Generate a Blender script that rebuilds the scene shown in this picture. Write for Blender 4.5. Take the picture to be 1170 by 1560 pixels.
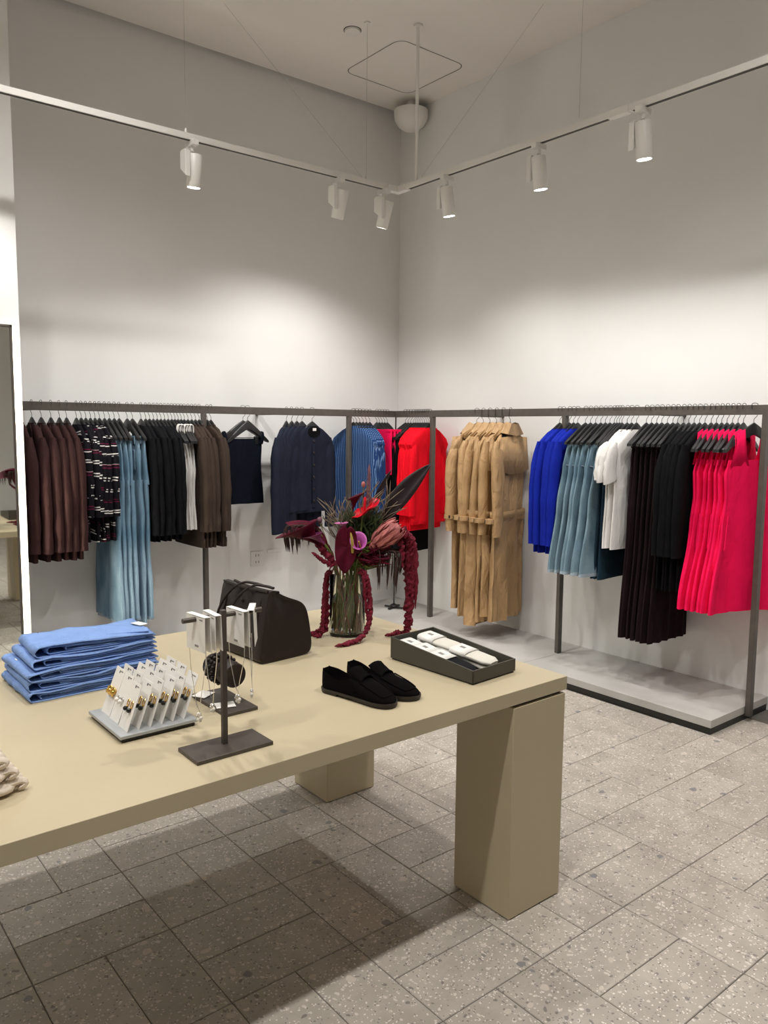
import bpy, bmesh, math, random
from mathutils import Vector, Matrix, noise
PI = math.pi
R = math.radians
for o in list(bpy.data.objects): bpy.data.objects.remove(o)
sc = bpy.context.scene
COL = sc.collection

# ------------------------------------------------------------------ camera
CAM_H = 1.55
cd = bpy.data.cameras.new('camera')
cam = bpy.data.objects.new('camera', cd); COL.objects.link(cam)
_y, _p, _r = 0.889634, 0.105731, 0.0091056
fw = Vector((math.cos(_y)*math.cos(_p), math.sin(_y)*math.cos(_p), -math.sin(_p)))
rt = Vector((math.sin(_y), -math.cos(_y), 0)); up = rt.cross(fw)
r2 = rt*math.cos(_r) + up*math.sin(_r); u2 = -rt*math.sin(_r) + up*math.cos(_r)
cam.matrix_world = Matrix(((r2.x, u2.x, -fw.x, 0), (r2.y, u2.y, -fw.y, 0), (r2.z, u2.z, -fw.z, CAM_H), (0, 0, 0, 1)))
cd.sensor_fit = 'VERTICAL'; cd.sensor_height = 36.0; cd.lens = 1204.47/1560*36.0
cd.clip_start = 0.02
sc.camera = cam

# ------------------------------------------------------------------ world, exposure
w = bpy.data.worlds.new('world'); sc.world = w; w.use_nodes = True
w.node_tree.nodes['Background'].inputs[0].default_value = (1.0, .96, .9, 1)
w.node_tree.nodes['Background'].inputs[1].default_value = 0.05
sc.view_settings.view_transform = 'Standard'; sc.view_settings.look = 'None'
sc.view_settings.gamma = 1.0; sc.view_settings.use_curve_mapping = False
sc.view_settings.exposure = 0.2
TRACK_W, DOWN_W, DOWN2_W = 42.0, 120.0, 140.0
WARM = (1.0, .972, .935)

# ------------------------------------------------------------------ helpers
def new_mat(name):
    m = bpy.data.materials.new(name); m.use_nodes = True
    return m, m.node_tree.nodes, m.node_tree.links, m.node_tree.nodes['Principled BSDF']
def col4(c): return (c[0], c[1], c[2], 1)
def mat(name, c, rough=.6, metal=0, var=.12, scale=8, bump=0, bscale=200, spec=.5, sheen=0, stretch=None, emit=None, trans=0, ior=1.45):
    """plain procedural material: two-tone noise around colour c and fine bump"""
    m, N, L, b = new_mat(name)
    tc = N.new('ShaderNodeTexCoord'); nz = N.new('ShaderNodeTexNoise'); nz.inputs['Scale'].default_value = scale
    nz.inputs['Detail'].default_value = 5
    src = tc.outputs['Object']
    if stretch:
        mp = N.new('ShaderNodeMapping'); mp.inputs['Scale'].default_value = stretch
        L.new(src, mp.inputs[0]); src = mp.outputs[0]
    L.new(src, nz.inputs['Vector'])
    rp = N.new('ShaderNodeValToRGB'); rp.color_ramp.elements[0].position = .3; rp.color_ramp.elements[1].position = .7
    rp.color_ramp.elements[0].color = col4([x*(1-var) for x in c]); rp.color_ramp.elements[1].color = col4([min(1, x*(1+var)) for x in c])
    L.new(nz.outputs['Fac'], rp.inputs[0]); L.new(rp.outputs[0], b.inputs['Base Color'])
    b.inputs['Roughness'].default_value = rough; b.inputs['Metallic'].default_value = metal
    b.inputs['Specular IOR Level'].default_value = spec
    if sheen: b.inputs['Sheen Weight'].default_value = sheen; b.inputs['Sheen Roughness'].default_value = .5
    if trans: b.inputs['Transmission Weight'].default_value = trans; b.inputs['IOR'].default_value = ior
    if bump:
        n2 = N.new('ShaderNodeTexNoise'); n2.inputs['Scale'].default_value = bscale; n2.inputs['Detail'].default_value = 3
        L.new(src, n2.inputs['Vector'])
        bp = N.new('ShaderNodeBump'); bp.inputs['Strength'].default_value = bump; bp.inputs['Distance'].default_value = .002
        L.new(n2.outputs['Fac'], bp.inputs['Height']); L.new(bp.outputs[0], b.inputs['Normal'])
    if emit:
        b.inputs['Emission Color'].default_value = col4(emit[0]); b.inputs['Emission Strength'].default_value = emit[1]
    return m

class MB:
    def __init__(s): s.v = []; s.f = []
    def add(s, vs, fs):
        o = len(s.v); s.v += [tuple(x) for x in vs]; s.f += [tuple(i+o for i in f) for f in fs]; return s
    def box(s, c, d, rz=0, M=None):
        x, y, z = d[0]/2, d[1]/2, d[2]/2
        vs = [Vector((a*x, b*y, e*z)) for e in (-1, 1) for a, b in ((-1, -1), (1, -1), (1, 1), (-1, 1))]
        T = Matrix.Translation(c) @ (M.to_4x4() if M else Matrix.Rotation(rz, 4, 'Z'))
        return s.add([T @ p for p in vs], [(3, 2, 1, 0), (4, 5, 6, 7), (0, 1, 5, 4), (1, 2, 6, 5), (2, 3, 7, 6), (3, 0, 4, 7)])
    def bbox(s, x0, x1, y0, y1, z0, z1): return s.box(((x0+x1)/2, (y0+y1)/2, (z0+z1)/2), (x1-x0, y1-y0, z1-z0))
    def loft(s, rings, cap0=True, cap1=True, closed=True):
        n = len(rings[0]); vs = [p for r in rings for p in r]; fs = []
        for i in range(len(rings)-1):
            for j in range(n if closed else n-1):
                k = (j+1) % n
                fs.append((i*n+j, i*n+k, (i+1)*n+k, (i+1)*n+j))
        if cap0: fs.append(tuple(range(n-1, -1, -1)))
        if cap1: fs.append(tuple((len(rings)-1)*n+j for j in range(n)))
        return s.add(vs, fs)
    def tube(s, path, rad, n=8, flat=1.0, up=None, caps=True):
        path = [Vector(p) for p in path]
        if not hasattr(rad, '__len__'): rad = [rad]*len(path)
        rings = []; u = Vector(up) if up else None
        for i, p in enumerate(path):
            d = (path[min(i+1, len(path)-1)] - path[max(i-1, 0)]).normalized()
            if u is None: u = d.orthogonal()
            u = (u - d*u.dot(d))
            if u.length < 1e-6: u = d.orthogonal()
            u.normalize(); w_ = d.cross(u)
            rings.append([p + (u*math.cos(2*PI*k/n) + w_*math.sin(2*PI*k/n)*flat)*rad[i] for k in range(n)])
        return s.loft(rings, caps, caps)
    def lathe(s, prof, n=24, c=(0, 0, 0), caps=True):
        rings = [[(c[0]+r*math.cos(2*PI*k/n), c[1]+r*math.sin(2*PI*k/n), c[2]+z) for k in range(n)] for r, z in prof]
        return s.loft(rings, caps, caps)
    def sphere(s, c, r, n=10, m=6, sc_=(1, 1, 1)):
        rings = []
        for i in range(m+1):
            a = -PI/2 + PI*i/m; rr = max(1e-4, math.cos(a)*r)
            rings.append([(c[0]+rr*math.cos(2*PI*k/n)*sc_[0], c[1]+rr*math.sin(2*PI*k/n)*sc_[1], c[2]+r*math.sin(a)*sc_[2]) for k in range(n)])
        return s.loft(rings)
    def grid(s, P):   # P[i][j]
        n = len(P[0]); fs = [(i*n+j, i*n+j+1, (i+1)*n+j+1, (i+1)*n+j) for i in range(len(P)-1) for j in range(n-1)]
        return s.add([p for r in P for p in r], fs)
    def mesh(s, name, m, smooth=True):
        me = bpy.data.meshes.new(name); me.from_pydata(s.v, [], s.f)
        bm = bmesh.new(); bm.from_mesh(me); bmesh.ops.recalc_face_normals(bm, faces=bm.faces); bm.to_mesh(me); bm.free()
        me.materials.append(m)
        if smooth:
            for p in me.polygons: p.use_smooth = True
            me.set_sharp_from_angle(angle=R(42))
        return me
    def build(s, name, m, parent=None, smooth=True, bevel=0, loc=None, rotz=0, solid=0):
        o = bpy.data.objects.new(name, s.mesh(name, m, smooth)); COL.objects.link(o)
        if parent: o.parent = parent
        if loc: o.location = loc
        if rotz: o.rotation_euler = (0, 0, rotz)
        if solid:
            q = o.modifiers.new('thick', 'SOLIDIFY'); q.thickness = solid; q.offset = 0
        if bevel:
            q = o.modifiers.new('bevel', 'BEVEL'); q.width = bevel; q.segments = 2; q.limit_method = 'ANGLE'
        return o
def tag(o, label, cat, group=None):
    o['label'] = label; o['category'] = cat
    if group: o['group'] = group
    return o
def thing(name, label, cat, loc=(0, 0, 0), rotz=0, group=None):
    o = bpy.data.objects.new(name, None); COL.objects.link(o); o.empty_display_size = .05
    o.location = loc; o.rotation_euler = (0, 0, rotz)
    return tag(o, label, cat, group)
def struct(o): o['kind'] = 'structure'; return o
def dup(root, loc, rotz, label, group=None, name=None):
    r = root.copy(); COL.objects.link(r); r.location = loc; r.rotation_euler = (0, 0, rotz); r['label'] = label
    if group: r['group'] = group
    for ch in list(root.children):
        c = ch.copy(); COL.objects.link(c); c.parent = r
        for g in ch.children:
            d = g.copy(); COL.objects.link(d); d.parent = c
    return r
def bez(p0, p1, p2, p3, n=10):
    p0, p1, p2, p3 = map(Vector, (p0, p1, p2, p3)); out = []
    for i in range(n+1):
        t = i/n; q = 1-t; out.append(p0*q**3 + p1*3*q*q*t + p2*3*q*t*t + p3*t**3)
    return out
def cr(pts, n=6):   # catmull-rom through points
    P = [Vector(p) for p in pts]; P = [P[0]*2-P[1]] + P + [P[-1]*2-P[-2]]; out = []
    for i in range(1, len(P)-2):
        a, b, c, d = P[i-1:i+3]
        for k in range(n):
            t = k/n
            out.append(.5*((2*b) + (c-a)*t + (2*a-5*b+4*c-d)*t*t + (3*b-a-3*c+d)*t**3))
    out.append(P[-2]); return out
ORD = ['first', 'second', 'third', 'fourth', 'fifth', 'sixth', 'seventh', 'eighth', 'ninth', 'tenth', 'eleventh', 'twelfth']

# ------------------------------------------------------------------ materials
M = {}
M['wall'] = mat('wall_paint', (.80, .795, .78), .75, var=.02, scale=1.5, bump=.08, bscale=120, spec=.3)
M['ceil'] = mat('ceiling_paint', (.82, .785, .74), .8, var=.015, scale=1, spec=.2)
M['metal'] = mat('bronze_metal', (.112, .099, .087), .42, metal=.35, var=.1, scale=30, bump=.05, bscale=400)
M['black'] = mat('black_plastic', (.012, .012, .013), .38, var=.1, spec=.5)
M['wire'] = mat('dark_steel', (.09, .085, .08), .35, metal=.9, var=.05)
M['steel'] = mat('bright_wire', (.5, .48, .45), .4, metal=.5)
M['lampwhite'] = mat('white_enamel', (.8, .78, .74), .4, var=.02)
M['slot'] = mat('track_slot', (.05, .045, .04), .6)
M['plinth'] = mat('black_plinth', (.012, .011, .010), .5)
M['table'] = mat('beige_laminate', (.50, .425, .285), .42, var=.035, scale=3, bump=.03, bscale=300, spec=.45)
M['mirror'] = mat('mirror_glass', (.86, .88, .84), .02, metal=1.0, var=.0)
M['led'] = mat('led_strip', (1, .95, .8), .5, emit=((1, .93, .74), 60))
M['lens'] = mat('lamp_lens', (1, 1, 1), .3, emit=((1, .97, .92), 22))
M['lensoff'] = mat('lamp_reflector', (.5, .5, .5), .3)
def concrete():
    m, N, L, b = new_mat('pale_concrete')
    tc = N.new('ShaderNodeTexCoord'); n1 = N.new('ShaderNodeTexNoise'); n1.inputs['Scale'].default_value = 3; n1.inputs['Detail'].default_value = 8
    L.new(tc.outputs['Object'], n1.inputs[0])
    r = N.new('ShaderNodeValToRGB'); r.color_ramp.elements[0].color = (.40, .385, .36, 1); r.color_ramp.elements[1].color = (.56, .545, .52, 1)
    r.color_ramp.elements[0].position = .3; r.color_ramp.elements[1].position = .7
    L.new(n1.outputs[0], r.inputs[0])
    v = N.new('ShaderNodeTexVoronoi'); v.inputs['Scale'].default_value = 90; L.new(tc.outputs['Object'], v.inputs[0])
    r2_ = N.new('ShaderNodeValToRGB'); r2_.color_ramp.elements[0].color = (.35, .35, .35, 1); r2_.color_ramp.elements[1].color = (1, 1, 1, 1)
    r2_.color_ramp.elements[0].position = .05; r2_.color_ramp.elements[1].position = .16
    L.new(v.outputs['Distance'], r2_.inputs[0])
    mx = N.new('ShaderNodeMixRGB'); mx.blend_type = 'MULTIPLY'; mx.inputs[0].default_value = .35
    L.new(r.outputs[0], mx.inputs[1]); L.new(r2_.outputs[0], mx.inputs[2]); L.new(mx.outputs[0], b.inputs['Base Color'])
    b.inputs['Roughness'].default_value = .6
    return m
M['concrete'] = concrete()
def terrazzo():
    m, N, L, b = new_mat('terrazzo_tile')
    ge = N.new('ShaderNodeNewGeometry'); oi = N.new('ShaderNodeObjectInfo')
    off = N.new('ShaderNodeVectorMath'); off.operation = 'MULTIPLY_ADD'
    cmb = N.new('ShaderNodeCombineXYZ')
    for k in range(3): L.new(oi.outputs['Random'], cmb.inputs[k])
    L.new(cmb.outputs[0], off.inputs[0]); off.inputs[1].default_value = (7, 5, 3); L.new(ge.outputs['Position'], off.inputs[2])
    P = off.outputs[0]
    nd = N.new('ShaderNodeTexNoise'); nd.inputs['Scale'].default_value = 22; L.new(P, nd.inputs[0])
    wv = N.new('ShaderNodeVectorMath'); wv.operation = 'MULTIPLY_ADD'; wv.inputs[1].default_value = (.035, .035, .035)
    L.new(nd.outputs['Color'], wv.inputs[0]); L.new(P, wv.inputs[2])
    n1 = N.new('ShaderNodeTexNoise'); n1.inputs['Scale'].default_value = 5; n1.inputs['Detail'].default_value = 10; n1.inputs['Roughness'].default_value = .7; L.new(P, n1.inputs[0])
    base = N.new('ShaderNodeValToRGB'); base.color_ramp.elements[0].color = (.34, .306, .262, 1); base.color_ramp.elements[1].color = (.50, .457, .40, 1)
    base.color_ramp.elements[0].position = .3; base.color_ramp.elements[1].position = .7
    L.new(n1.outputs[0], base.inputs[0])
    cur = base.outputs[0]
    # chips: (voronoi scale, random threshold, chip size, colour)
    for sc_, thr, size, c in ((55, .74, .30, (.66, .61, .55)), (46, .90, .30, (.20, .185, .17)), (120, .72, .34, (.76, .71, .65)), (110, .80, .33, (.20, .185, .17)), (24, .90, .30, (.58, .52, .45)), (17, .965, .24, (.20, .20, .21))):
        v = N.new('ShaderNodeTexVoronoi'); v.inputs['Scale'].default_value = sc_; L.new(wv.outputs[0], v.inputs[0])
        sep = N.new('ShaderNodeSeparateColor'); L.new(v.outputs['Color'], sep.inputs[0])
        a = N.new('ShaderNodeMath'); a.operation = 'GREATER_THAN'; a.inputs[1].default_value = thr; L.new(sep.outputs[0], a.inputs[0])
        d = N.new('ShaderNodeMath'); d.operation = 'LESS_THAN'; d.inputs[1].default_value = size; L.new(v.outputs['Distance'], d.inputs[0])
        q = N.new('ShaderNodeMath'); q.operation = 'MULTIPLY'; L.new(a.outputs[0], q.inputs[0]); L.new(d.outputs[0], q.inputs[1])
        q2 = N.new('ShaderNodeMath'); q2.operation = 'MULTIPLY'; q2.inputs[1].default_value = .9; L.new(q.outputs[0], q2.inputs[0])
        mx = N.new('ShaderNodeMixRGB'); L.new(q2.outputs[0], mx.inputs[0]); L.new(cur, mx.inputs[1]); mx.inputs[2].default_value = col4(c)
        cur = mx.outputs[0]
    tone = N.new('ShaderNodeMapRange'); tone.inputs['To Min'].default_value = .93; tone.inputs['To Max'].default_value = 1.06; L.new(oi.outputs['Random'], tone.inputs[0])
    ml = N.new('ShaderNodeVectorMath'); ml.operation = 'SCALE'; L.new(cur, ml.inputs[0]); L.new(tone.outputs[0], ml.inputs['Scale'])
    L.new(ml.outputs[0], b.inputs['Base Color']); b.inputs['Roughness'].default_value = .5
    return m
M['tile'] = terrazzo()
M['grout'] = mat('grout', (.13, .12, .105), .9, var=.1, scale=20)

# ------------------------------------------------------------------ room
WX, WY, ZC, ZP = 4.375, 5.22, 4.10, .079
XW, YS = -3.6, -3.2
struct(MB().bbox(WX, WX+.2, YS, WY+.2, 0, 4.5).build('wall_right', M['wall'], smooth=False))
struct(MB().bbox(XW, WX, WY, WY+.2, 0, 4.5).build('wall_back', M['wall'], smooth=False))
CX, CY = 1.21, 4.655
struct(MB().bbox(XW, CX, CY, WY, 0, ZC).build('wall_left', M['wall'], smooth=False))
struct(MB().bbox(XW-.2, XW, YS, WY+.2, 0, 4.5).build('wall_far_side', M['wall'], smooth=False))
struct(MB().bbox(XW, WX, YS-.2, YS, 0, 4.5).build('wall_entrance', M['wall'], smooth=False))
ce = struct(MB().bbox(XW, WX, YS, WY-.05, ZC, ZC+.06).build('ceiling', M['ceil'], smooth=False))
struct(MB().bbox(XW, WX, WY-.05, WY, ZC+.28, ZC+.34).build('trim_ceiling_gap', M['ceil'], smooth=False))
# access panel in the ceiling: a thin rounded-corner joint and a flush lid
def rrect(x0, x1, y0, y1, r, n=6):
    out = []
    for cx, cy, a0 in ((x1-r, y1-r, 0), (x0+r, y1-r, 90), (x0+r, y0+r, 180), (x1-r, y0+r, 270)):
        for k in range(n+1):
            a = R(a0+90*k/n); out.append((cx+r*math.cos(a), cy+r*math.sin(a)))
    return out
p1 = rrect(3.53, 4.13, 4.23, 4.85, .07); p2 = rrect(3.524, 4.136, 4.224, 4.856, .076)
mb = MB(); n = len(p1)
mb.add([(x, y, ZC-.0015) for x, y in p1] + [(x, y, ZC-.0015) for x, y in p2] + [(x, y, ZC+.001) for x, y in p1] + [(x, y, ZC+.001) for x, y in p2],
       [(i, (i+1) % n, n+(i+1) % n, n+i) for i in range(n)] + [(2*n+i, 2*n+(i+1) % n, 3*n+(i+1) % n, 3*n+i) for i in range(n)])
mb.build('access_panel_joint', M['slot'], ce, smooth=False)
# floor: slab + basket weave terrazzo tiles
fl = struct(MB().bbox(XW, WX, YS, WY, -.12, -.003).build('floor', M['grout'], smooth=False))
PT, X0, Y0, GAP = .4025, 1.345, .99, .0028
def tile_mesh():
    a, b, h, e = PT/2-GAP/2, PT/4-GAP/2, .0, .0018
    vs = [(sx*a, sy*b, -.006) for sx, sy in ((-1, -1), (1, -1), (1, 1), (-1, 1))] + [(sx*a, sy*b, -e) for sx, sy in ((-1, -1), (1, -1), (1, 1), (-1, 1))] + [(sx*(a-e), sy*(b-e), 0) for sx, sy in ((-1, -1), (1, -1), (1, 1), (-1, 1))]
    fs = [(8, 9, 10, 11)]
    for k in range(4):
        q = (k+1) % 4; fs += [(k, q, 4+q, 4+k), (4+k, 4+q, 8+q, 8+k)]
    return vs, fs
tv, tf = tile_mesh()
tmesh = MB().add(tv, tf).mesh('tile', M['tile'], smooth=False)
Minv = cam.matrix_world.inverted()
def seen(x, y, z=0, mx=90, my=60):
    p = Minv @ Vector((x, y, z))
    if p.z > -.3: return False
    u = 585 + 1204.47*p.x/-p.z; v = 780 - 1204.47*p.y/-p.z
    return -mx < u < 1170+mx and -my < v < 1560+my
rest = MB(); cnt = 0
random.seed(3)
cells = []
for i in range(-13, 8):
    for j in range(-11, 10):
        cx, cy = X0+(i+.5)*PT, Y0+(j+.5)*PT
        if cx > 3.9 and cy > 2.1 or cy > 4.75 or cx > WX-.1 or (cx < CX and cy > CY): continue
        for k in (-1, 1):
            if (i+j) % 2 == 0: cells.append((cx+k*PT/4, cy, PI/2))
            else: cells.append((cx, cy+k*PT/4, 0))
for x, y, rz in cells:
    if seen(x, y):
        o = bpy.data.objects.new('tile', tmesh); COL.objects.link(o); o.parent = fl; o.location = (x, y, random.uniform(-.0006, 0)); o.rotation_euler = (0, 0, rz); cnt += 1
    else:
        T = Matrix.Translation((x, y, 0)) @ Matrix.Rotation(rz, 4, 'Z'); rest.add([T @ Vector(p) for p in tv], tf)
ro = rest.build('tile_field', M['tile'], fl, smooth=False); ro['kind'] = 'stuff'
print('tiles', cnt)

# ------------------------------------------------------------------ mirror on the left wall
MX = 1.157
t = thing('wall_mirror', 'tall wall mirror with slim dark frame and glowing backlit edge', 'mirror', (MX-.35, CY, .0))
MH, MW = 2.08, .70
yb = -.055
MB().bbox(-MW/2, MW/2, yb+.004, -.035, .06, MH-.004).build('backing', M['plinth'], t, smooth=False)
MB().bbox(-MW/2+.01, MW/2-.01, yb, yb+.004, .07, MH-.014).build('glass', M['mirror'], t, smooth=False)
f = MB()
for x in (-MW/2, MW/2-.012): f.bbox(x, x+.012, yb-.006, -.03, .055, MH)
f.bbox(-MW/2, MW/2, yb-.006, -.03, MH-.012, MH).bbox(-MW/2, MW/2, yb-.006, -.03, .055, .067)
f.build('frame', M['metal'], t, smooth=False)
for x in (-MW/2+.02, MW/2-.03):
    MB().bbox(x, x+.01, -.033, -.004, .1, MH-.06).build('light_strip', M['led'], t, smooth=False)

# ------------------------------------------------------------------ low display platform along both walls
pf = thing('display_platform', 'low pale concrete platform on black plinth under the clothes rails', 'platform', (4.07, 3.2, 0))
def at(o, mb, *a, **k):   # build in world coordinates, then keep under parent o
    ob = mb.build(*a, parent=o, **k); L_ = o.location; c, s = math.cos(-o.rotation_euler.z), math.sin(-o.rotation_euler.z)
    me = ob.data
    for v in me.vertices:
        x, y = v.co.x-L_.x, v.co.y-L_.y; v.co = (c*x-s*y, s*x+c*y, v.co.z-L_.z)
    return ob
G = .0015
for y0, y1 in ((1.973, 3.233), (3.233, 4.49), (4.49, WY)):
    at(pf, MB().bbox(3.764, WX, y0+G, y1-G, ZP-.042, ZP), 'slab', M['concrete'], bevel=.002)
for x0, x1 in ((CX, 2.50), (2.50, 3.764)):
    at(pf, MB().bbox(x0+G, x1-G, 4.60, WY, ZP-.042, ZP), 'slab', M['concrete'], bevel=.002)
at(pf, MB().bbox(3.770, WX, 1.980, 4.6, 0, ZP-.042).bbox(CX, WX, 4.606, WY, 0, ZP-.042), 'plinth', M['plinth'], smooth=False)

# ------------------------------------------------------------------ clothes rails
RX, RY, RZ0, RZ1 = 4.125, 4.95, 1.637, 1.688
HW = .014
rr_ = thing('clothes_rail', 'bronze square-tube clothes rail along the right wall with three posts', 'clothes rail', (RX, 1.962, 0))
at(rr_, MB().bbox(RX-HW, RX+HW, 1.962, RY-HW, RZ0, RZ1), 'rail', M['metal'], bevel=.002)
for y, zb in ((1.957, .03), (3.245, ZP), (4.505, ZP)):
    at(rr_, MB().bbox(RX-.019, RX+.019, y-.014, y+.014, zb, RZ0 if y > 2 else RZ1), 'post', M['metal'], bevel=.002)
at(rr_, MB().bbox(RX+HW, WX, 4.00, 4.024, RZ0-.002, RZ1-.012), 'wall_bracket', M['metal'], bevel=.002)
at(rr_, MB().bbox(RX+HW, WX, 2.55, 2.574, RZ0-.002, RZ1-.012), 'wall_bracket', M['metal'], bevel=.002)
rl_ = thing('clothes_rail', 'bronze square-tube clothes rail along the back wall reaching the corner', 'clothes rail', (CX, RY, 0))
at(rl_, MB().bbox(CX, RX+HW, RY-HW, RY+HW, RZ0, RZ1), 'rail', M['metal'], bevel=.002)
for x in (2.435, 3.655):
    at(rl_, MB().bbox(x-.014, x+.014, RY-.019, RY+.019, ZP, RZ0), 'post', M['metal'], bevel=.002)
for x in (1.35, 3.0):
    at(rl_, MB().bbox(x-.012, x+.012, RY+HW, WY, RZ0, RZ1-.012), 'wall_bracket', M['metal'], bevel=.002)
t = thing('stand_pole', 'thin dark pole with small black cross foot standing in the platform corner', 'stand', (4.085, 4.90, ZP))
MB().tube([(0, 0, .02), (0, 0, RZ0-ZP)], .006, 8).build('pole', M['wire'], t)
mb = MB()
for a in (20, 110): mb.box((0, 0, .012), (.17, .016, .01), R(a))
mb.lathe([(.035, .018), (.03, .03), (.008, .04)], 14)
mb.build('foot', M['black'], t)

# ------------------------------------------------------------------ lighting tracks with spotlights
TX, TY, TZ = 3.5, 4.2, 3.11
tl = thing('lighting_track', 'white suspended lighting track parallel to the back wall', 'lighting track', (TX, TY, TZ))
at(tl, MB().bbox(-1.6, TX-.03, TY-.017, TY+.017, TZ, TZ+.032), 'profile', M['lampwhite'], smooth=False)
at(tl, MB().bbox(-1.6, TX-.12, TY-.009, TY+.009, TZ-.002, TZ+.002), 'slot', M['slot'], smooth=False)
trk = thing('lighting_track', 'white suspended lighting track parallel to the right wall', 'lighting track', (TX, TY, TZ))
at(trk, MB().bbox(TX-.017, TX+.017, -1.6, TY+.017, TZ, TZ+.032), 'profile', M['lampwhite'], smooth=False)
for y0, y1 in ((-1.6, 2.40), (2.545, TY-.12)):
    at(trk, MB().bbox(TX-.009, TX+.009, y0, y1, TZ-.002, TZ+.002), 'slot', M['slot'], smooth=False)
at(trk, MB().bbox(TX-.021, TX+.021, TY-.1, TY+.021, TZ-.004, TZ+.036).bbox(TX-.1, TX-.021, TY-.021, TY+.021, TZ-.004, TZ+.036), 'corner_joint', M['lampwhite'], bevel=.003)
at(trk, MB().bbox(TX-.02, TX+.02, 2.42, 2.53, TZ-.003, TZ+.035), 'straight_joint', M['lampwhite'], bevel=.003)
at(trk, MB().tube([(TX, 4.018, TZ+.03), (TX, 4.018, ZC)], .011, 10).lathe([(.03, 0), (.03, .012), (.012, .014)], 16, (TX, 4.018, ZC-.014)), 'hanging_rod', M['lampwhite'])
def wire(o, a, b):
    at(o, MB().tube([a, b], .0011, 5), 'suspension_wire', M['steel'])
    at(o, MB().lathe([(.007, 0), (.007, .02), (.003, .03)], 8, (a[0], a[1], TZ+.03)), 'wire_clip', M['lampwhite'])
for x in (3.232, 1.986, .6): wire(tl, (x, TY, TZ+.05), (x, TY, ZC))
for y in (2.729, 1.2): wire(trk, (TX, y, TZ+.05), (TX, y, ZC))
wire(tl, (3.20, TY, TZ+.04), (2.43, 4.58, ZC)); wire(trk, (TX, 3.98, TZ+.04), (3.91, 3.34, ZC))
at(tl, MB().lathe([(.02, 0), (.02, .008)], 14, (3.232, TY, ZC-.008)), 'ceiling_cup', M['lampwhite'])

def lamp(x, y, az, tilt, label, on=True, watts=TRACK_W, spin=0):
    """gear box hanging from the track, cylinder head beside it, aimed along azimuth az, tilted from straight down"""
    t = thing('track_spotlight', label, 'spotlight', (x, y, TZ), az, 'spotlights on the ceiling tracks')
    MB().bbox(-.045, .045, -.018, .018, -.03, .0).build('adapter', M['lampwhite'], t, bevel=.003)
    MB().lathe([(.012, -.055), (.012, -.03)], 10).build('swivel', M['lampwhite'], t)
    # gear box: flat slab with a slanted lower end (local +X is the aiming direction)
    mb = MB(); z0, z1 = -.20, -.055
    prof = [(-.032, z1-.01), (-.022, z1), (.03, z1), (.036, z1-.012), (.036, z0+.05), (-.032, z0)]
    mb.loft([[(px_, yy, pz) for px_, pz in prof] for yy in (.028, .058)])
    mb.build('gear_box', M['lampwhite'], t, smooth=False, bevel=.003)
    h = MB(); T = Matrix.Translation((0.0, -.01, -.155)) @ Matrix.Rotation(-tilt, 4, 'Y')
    pr = [(.001, .085), (.036, .085), (.04, .08), (.04, -.085), (.037, -.09), (.034, -.088), (.033, -.07)]
    rings = [[T @ Vector((r*math.cos(2*PI*k/24), r*math.sin(2*PI*k/24), z)) for k in range(24)] for r, z in pr]
    h.loft(rings, True, False); head = h.build('head', M['lampwhite'], t)
    ln = MB(); ln.loft([[T @ Vector((r*math.cos(2*PI*k/20), r*math.sin(2*PI*k/20), z)) for k in range(20)] for r, z in ((.0335, -.078), (.0335, -.0885))])
    ln.build('lens', M['lens'] if on else M['lensoff'], head)
    if on:
        ld = bpy.data.lights.new('spot', 'SPOT'); ld.energy = watts; ld.color = WARM; ld.spot_size = R(128); ld.spot_blend = .75; ld.shadow_soft_size = .03
        lo = bpy.data.objects.new('spot', ld); COL.objects.link(lo); lo.parent = t
        lo.matrix_local = T @ Matrix.Translation((0, 0, -.095))
    return t
A_R, A_B = 0.0, PI/2     # towards right wall / back wall
lamp(2.024, TY, A_B, R(8), 'lit white spotlight on the back wall track, farthest from the corner')
lamp(3.014, TY, A_B, R(20), 'white spotlight on the back wall track, the middle of three')
lamp(3.380, TY, A_B+R(10), R(18), 'white spotlight right beside the corner of the tracks')
lamp(TX, 3.727, A_R, R(10), 'white spotlight on the right wall track, nearest the hanging rod')
lamp(TX, 2.996, A_R, R(9), 'white spotlight between the rod and the track joint, on the right wall track')
lamp(TX, 2.346, A_R, R(7), 'white spotlight just past the joint of the right wall track')
lamp(TX, 1.55, A_R, R(10), 'white spotlight on the right wall track beyond the rail end post')
lamp(.95, TY, A_B, R(10), 'white spotlight on the back wall track in front of the mirror wall', watts=TRACK_W*.6)

def downlight(x, y, watts, label, tx=0, ty=0):
    t = thing('recessed_downlight', label, 'downlight', (x, y, ZC), 0, 'recessed ceiling downlights')
    MB().lathe([(.085, -.004), (.085, 0), (.07, 0), (.066, -.004)], 24, caps=False).build('trim_ring', M['lampwhite'], t)
    MB().lathe([(.001, -.001), (.066, -.001)], 24, caps=False).build('lens', M['lens'], t)
    ld = bpy.data.lights.new('spot', 'SPOT'); ld.energy = watts; ld.color = WARM; ld.spot_size = R(140); ld.spot_blend = .8; ld.shadow_soft_size = .06
    lo = bpy.data.objects.new('spot', ld); COL.objects.link(lo); lo.parent = t; lo.location = (0, 0, -.02); lo.rotation_euler = (R(tx), R(ty), 0)
for x, l in ((-.6, 'farther from the back corner'), (1.2, 'above the table centre')): downlight(x, 3.2, DOWN_W, 'recessed round downlight between table and back wall, ' + l)
for x, l in ((-1.2, 'beyond the table end'), (.6, 'over the table front'), (2.3, 'over the table corner leg')): downlight(x, 1.0, DOWN2_W, 'recessed round downlight in front of the table, ' + l)

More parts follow.
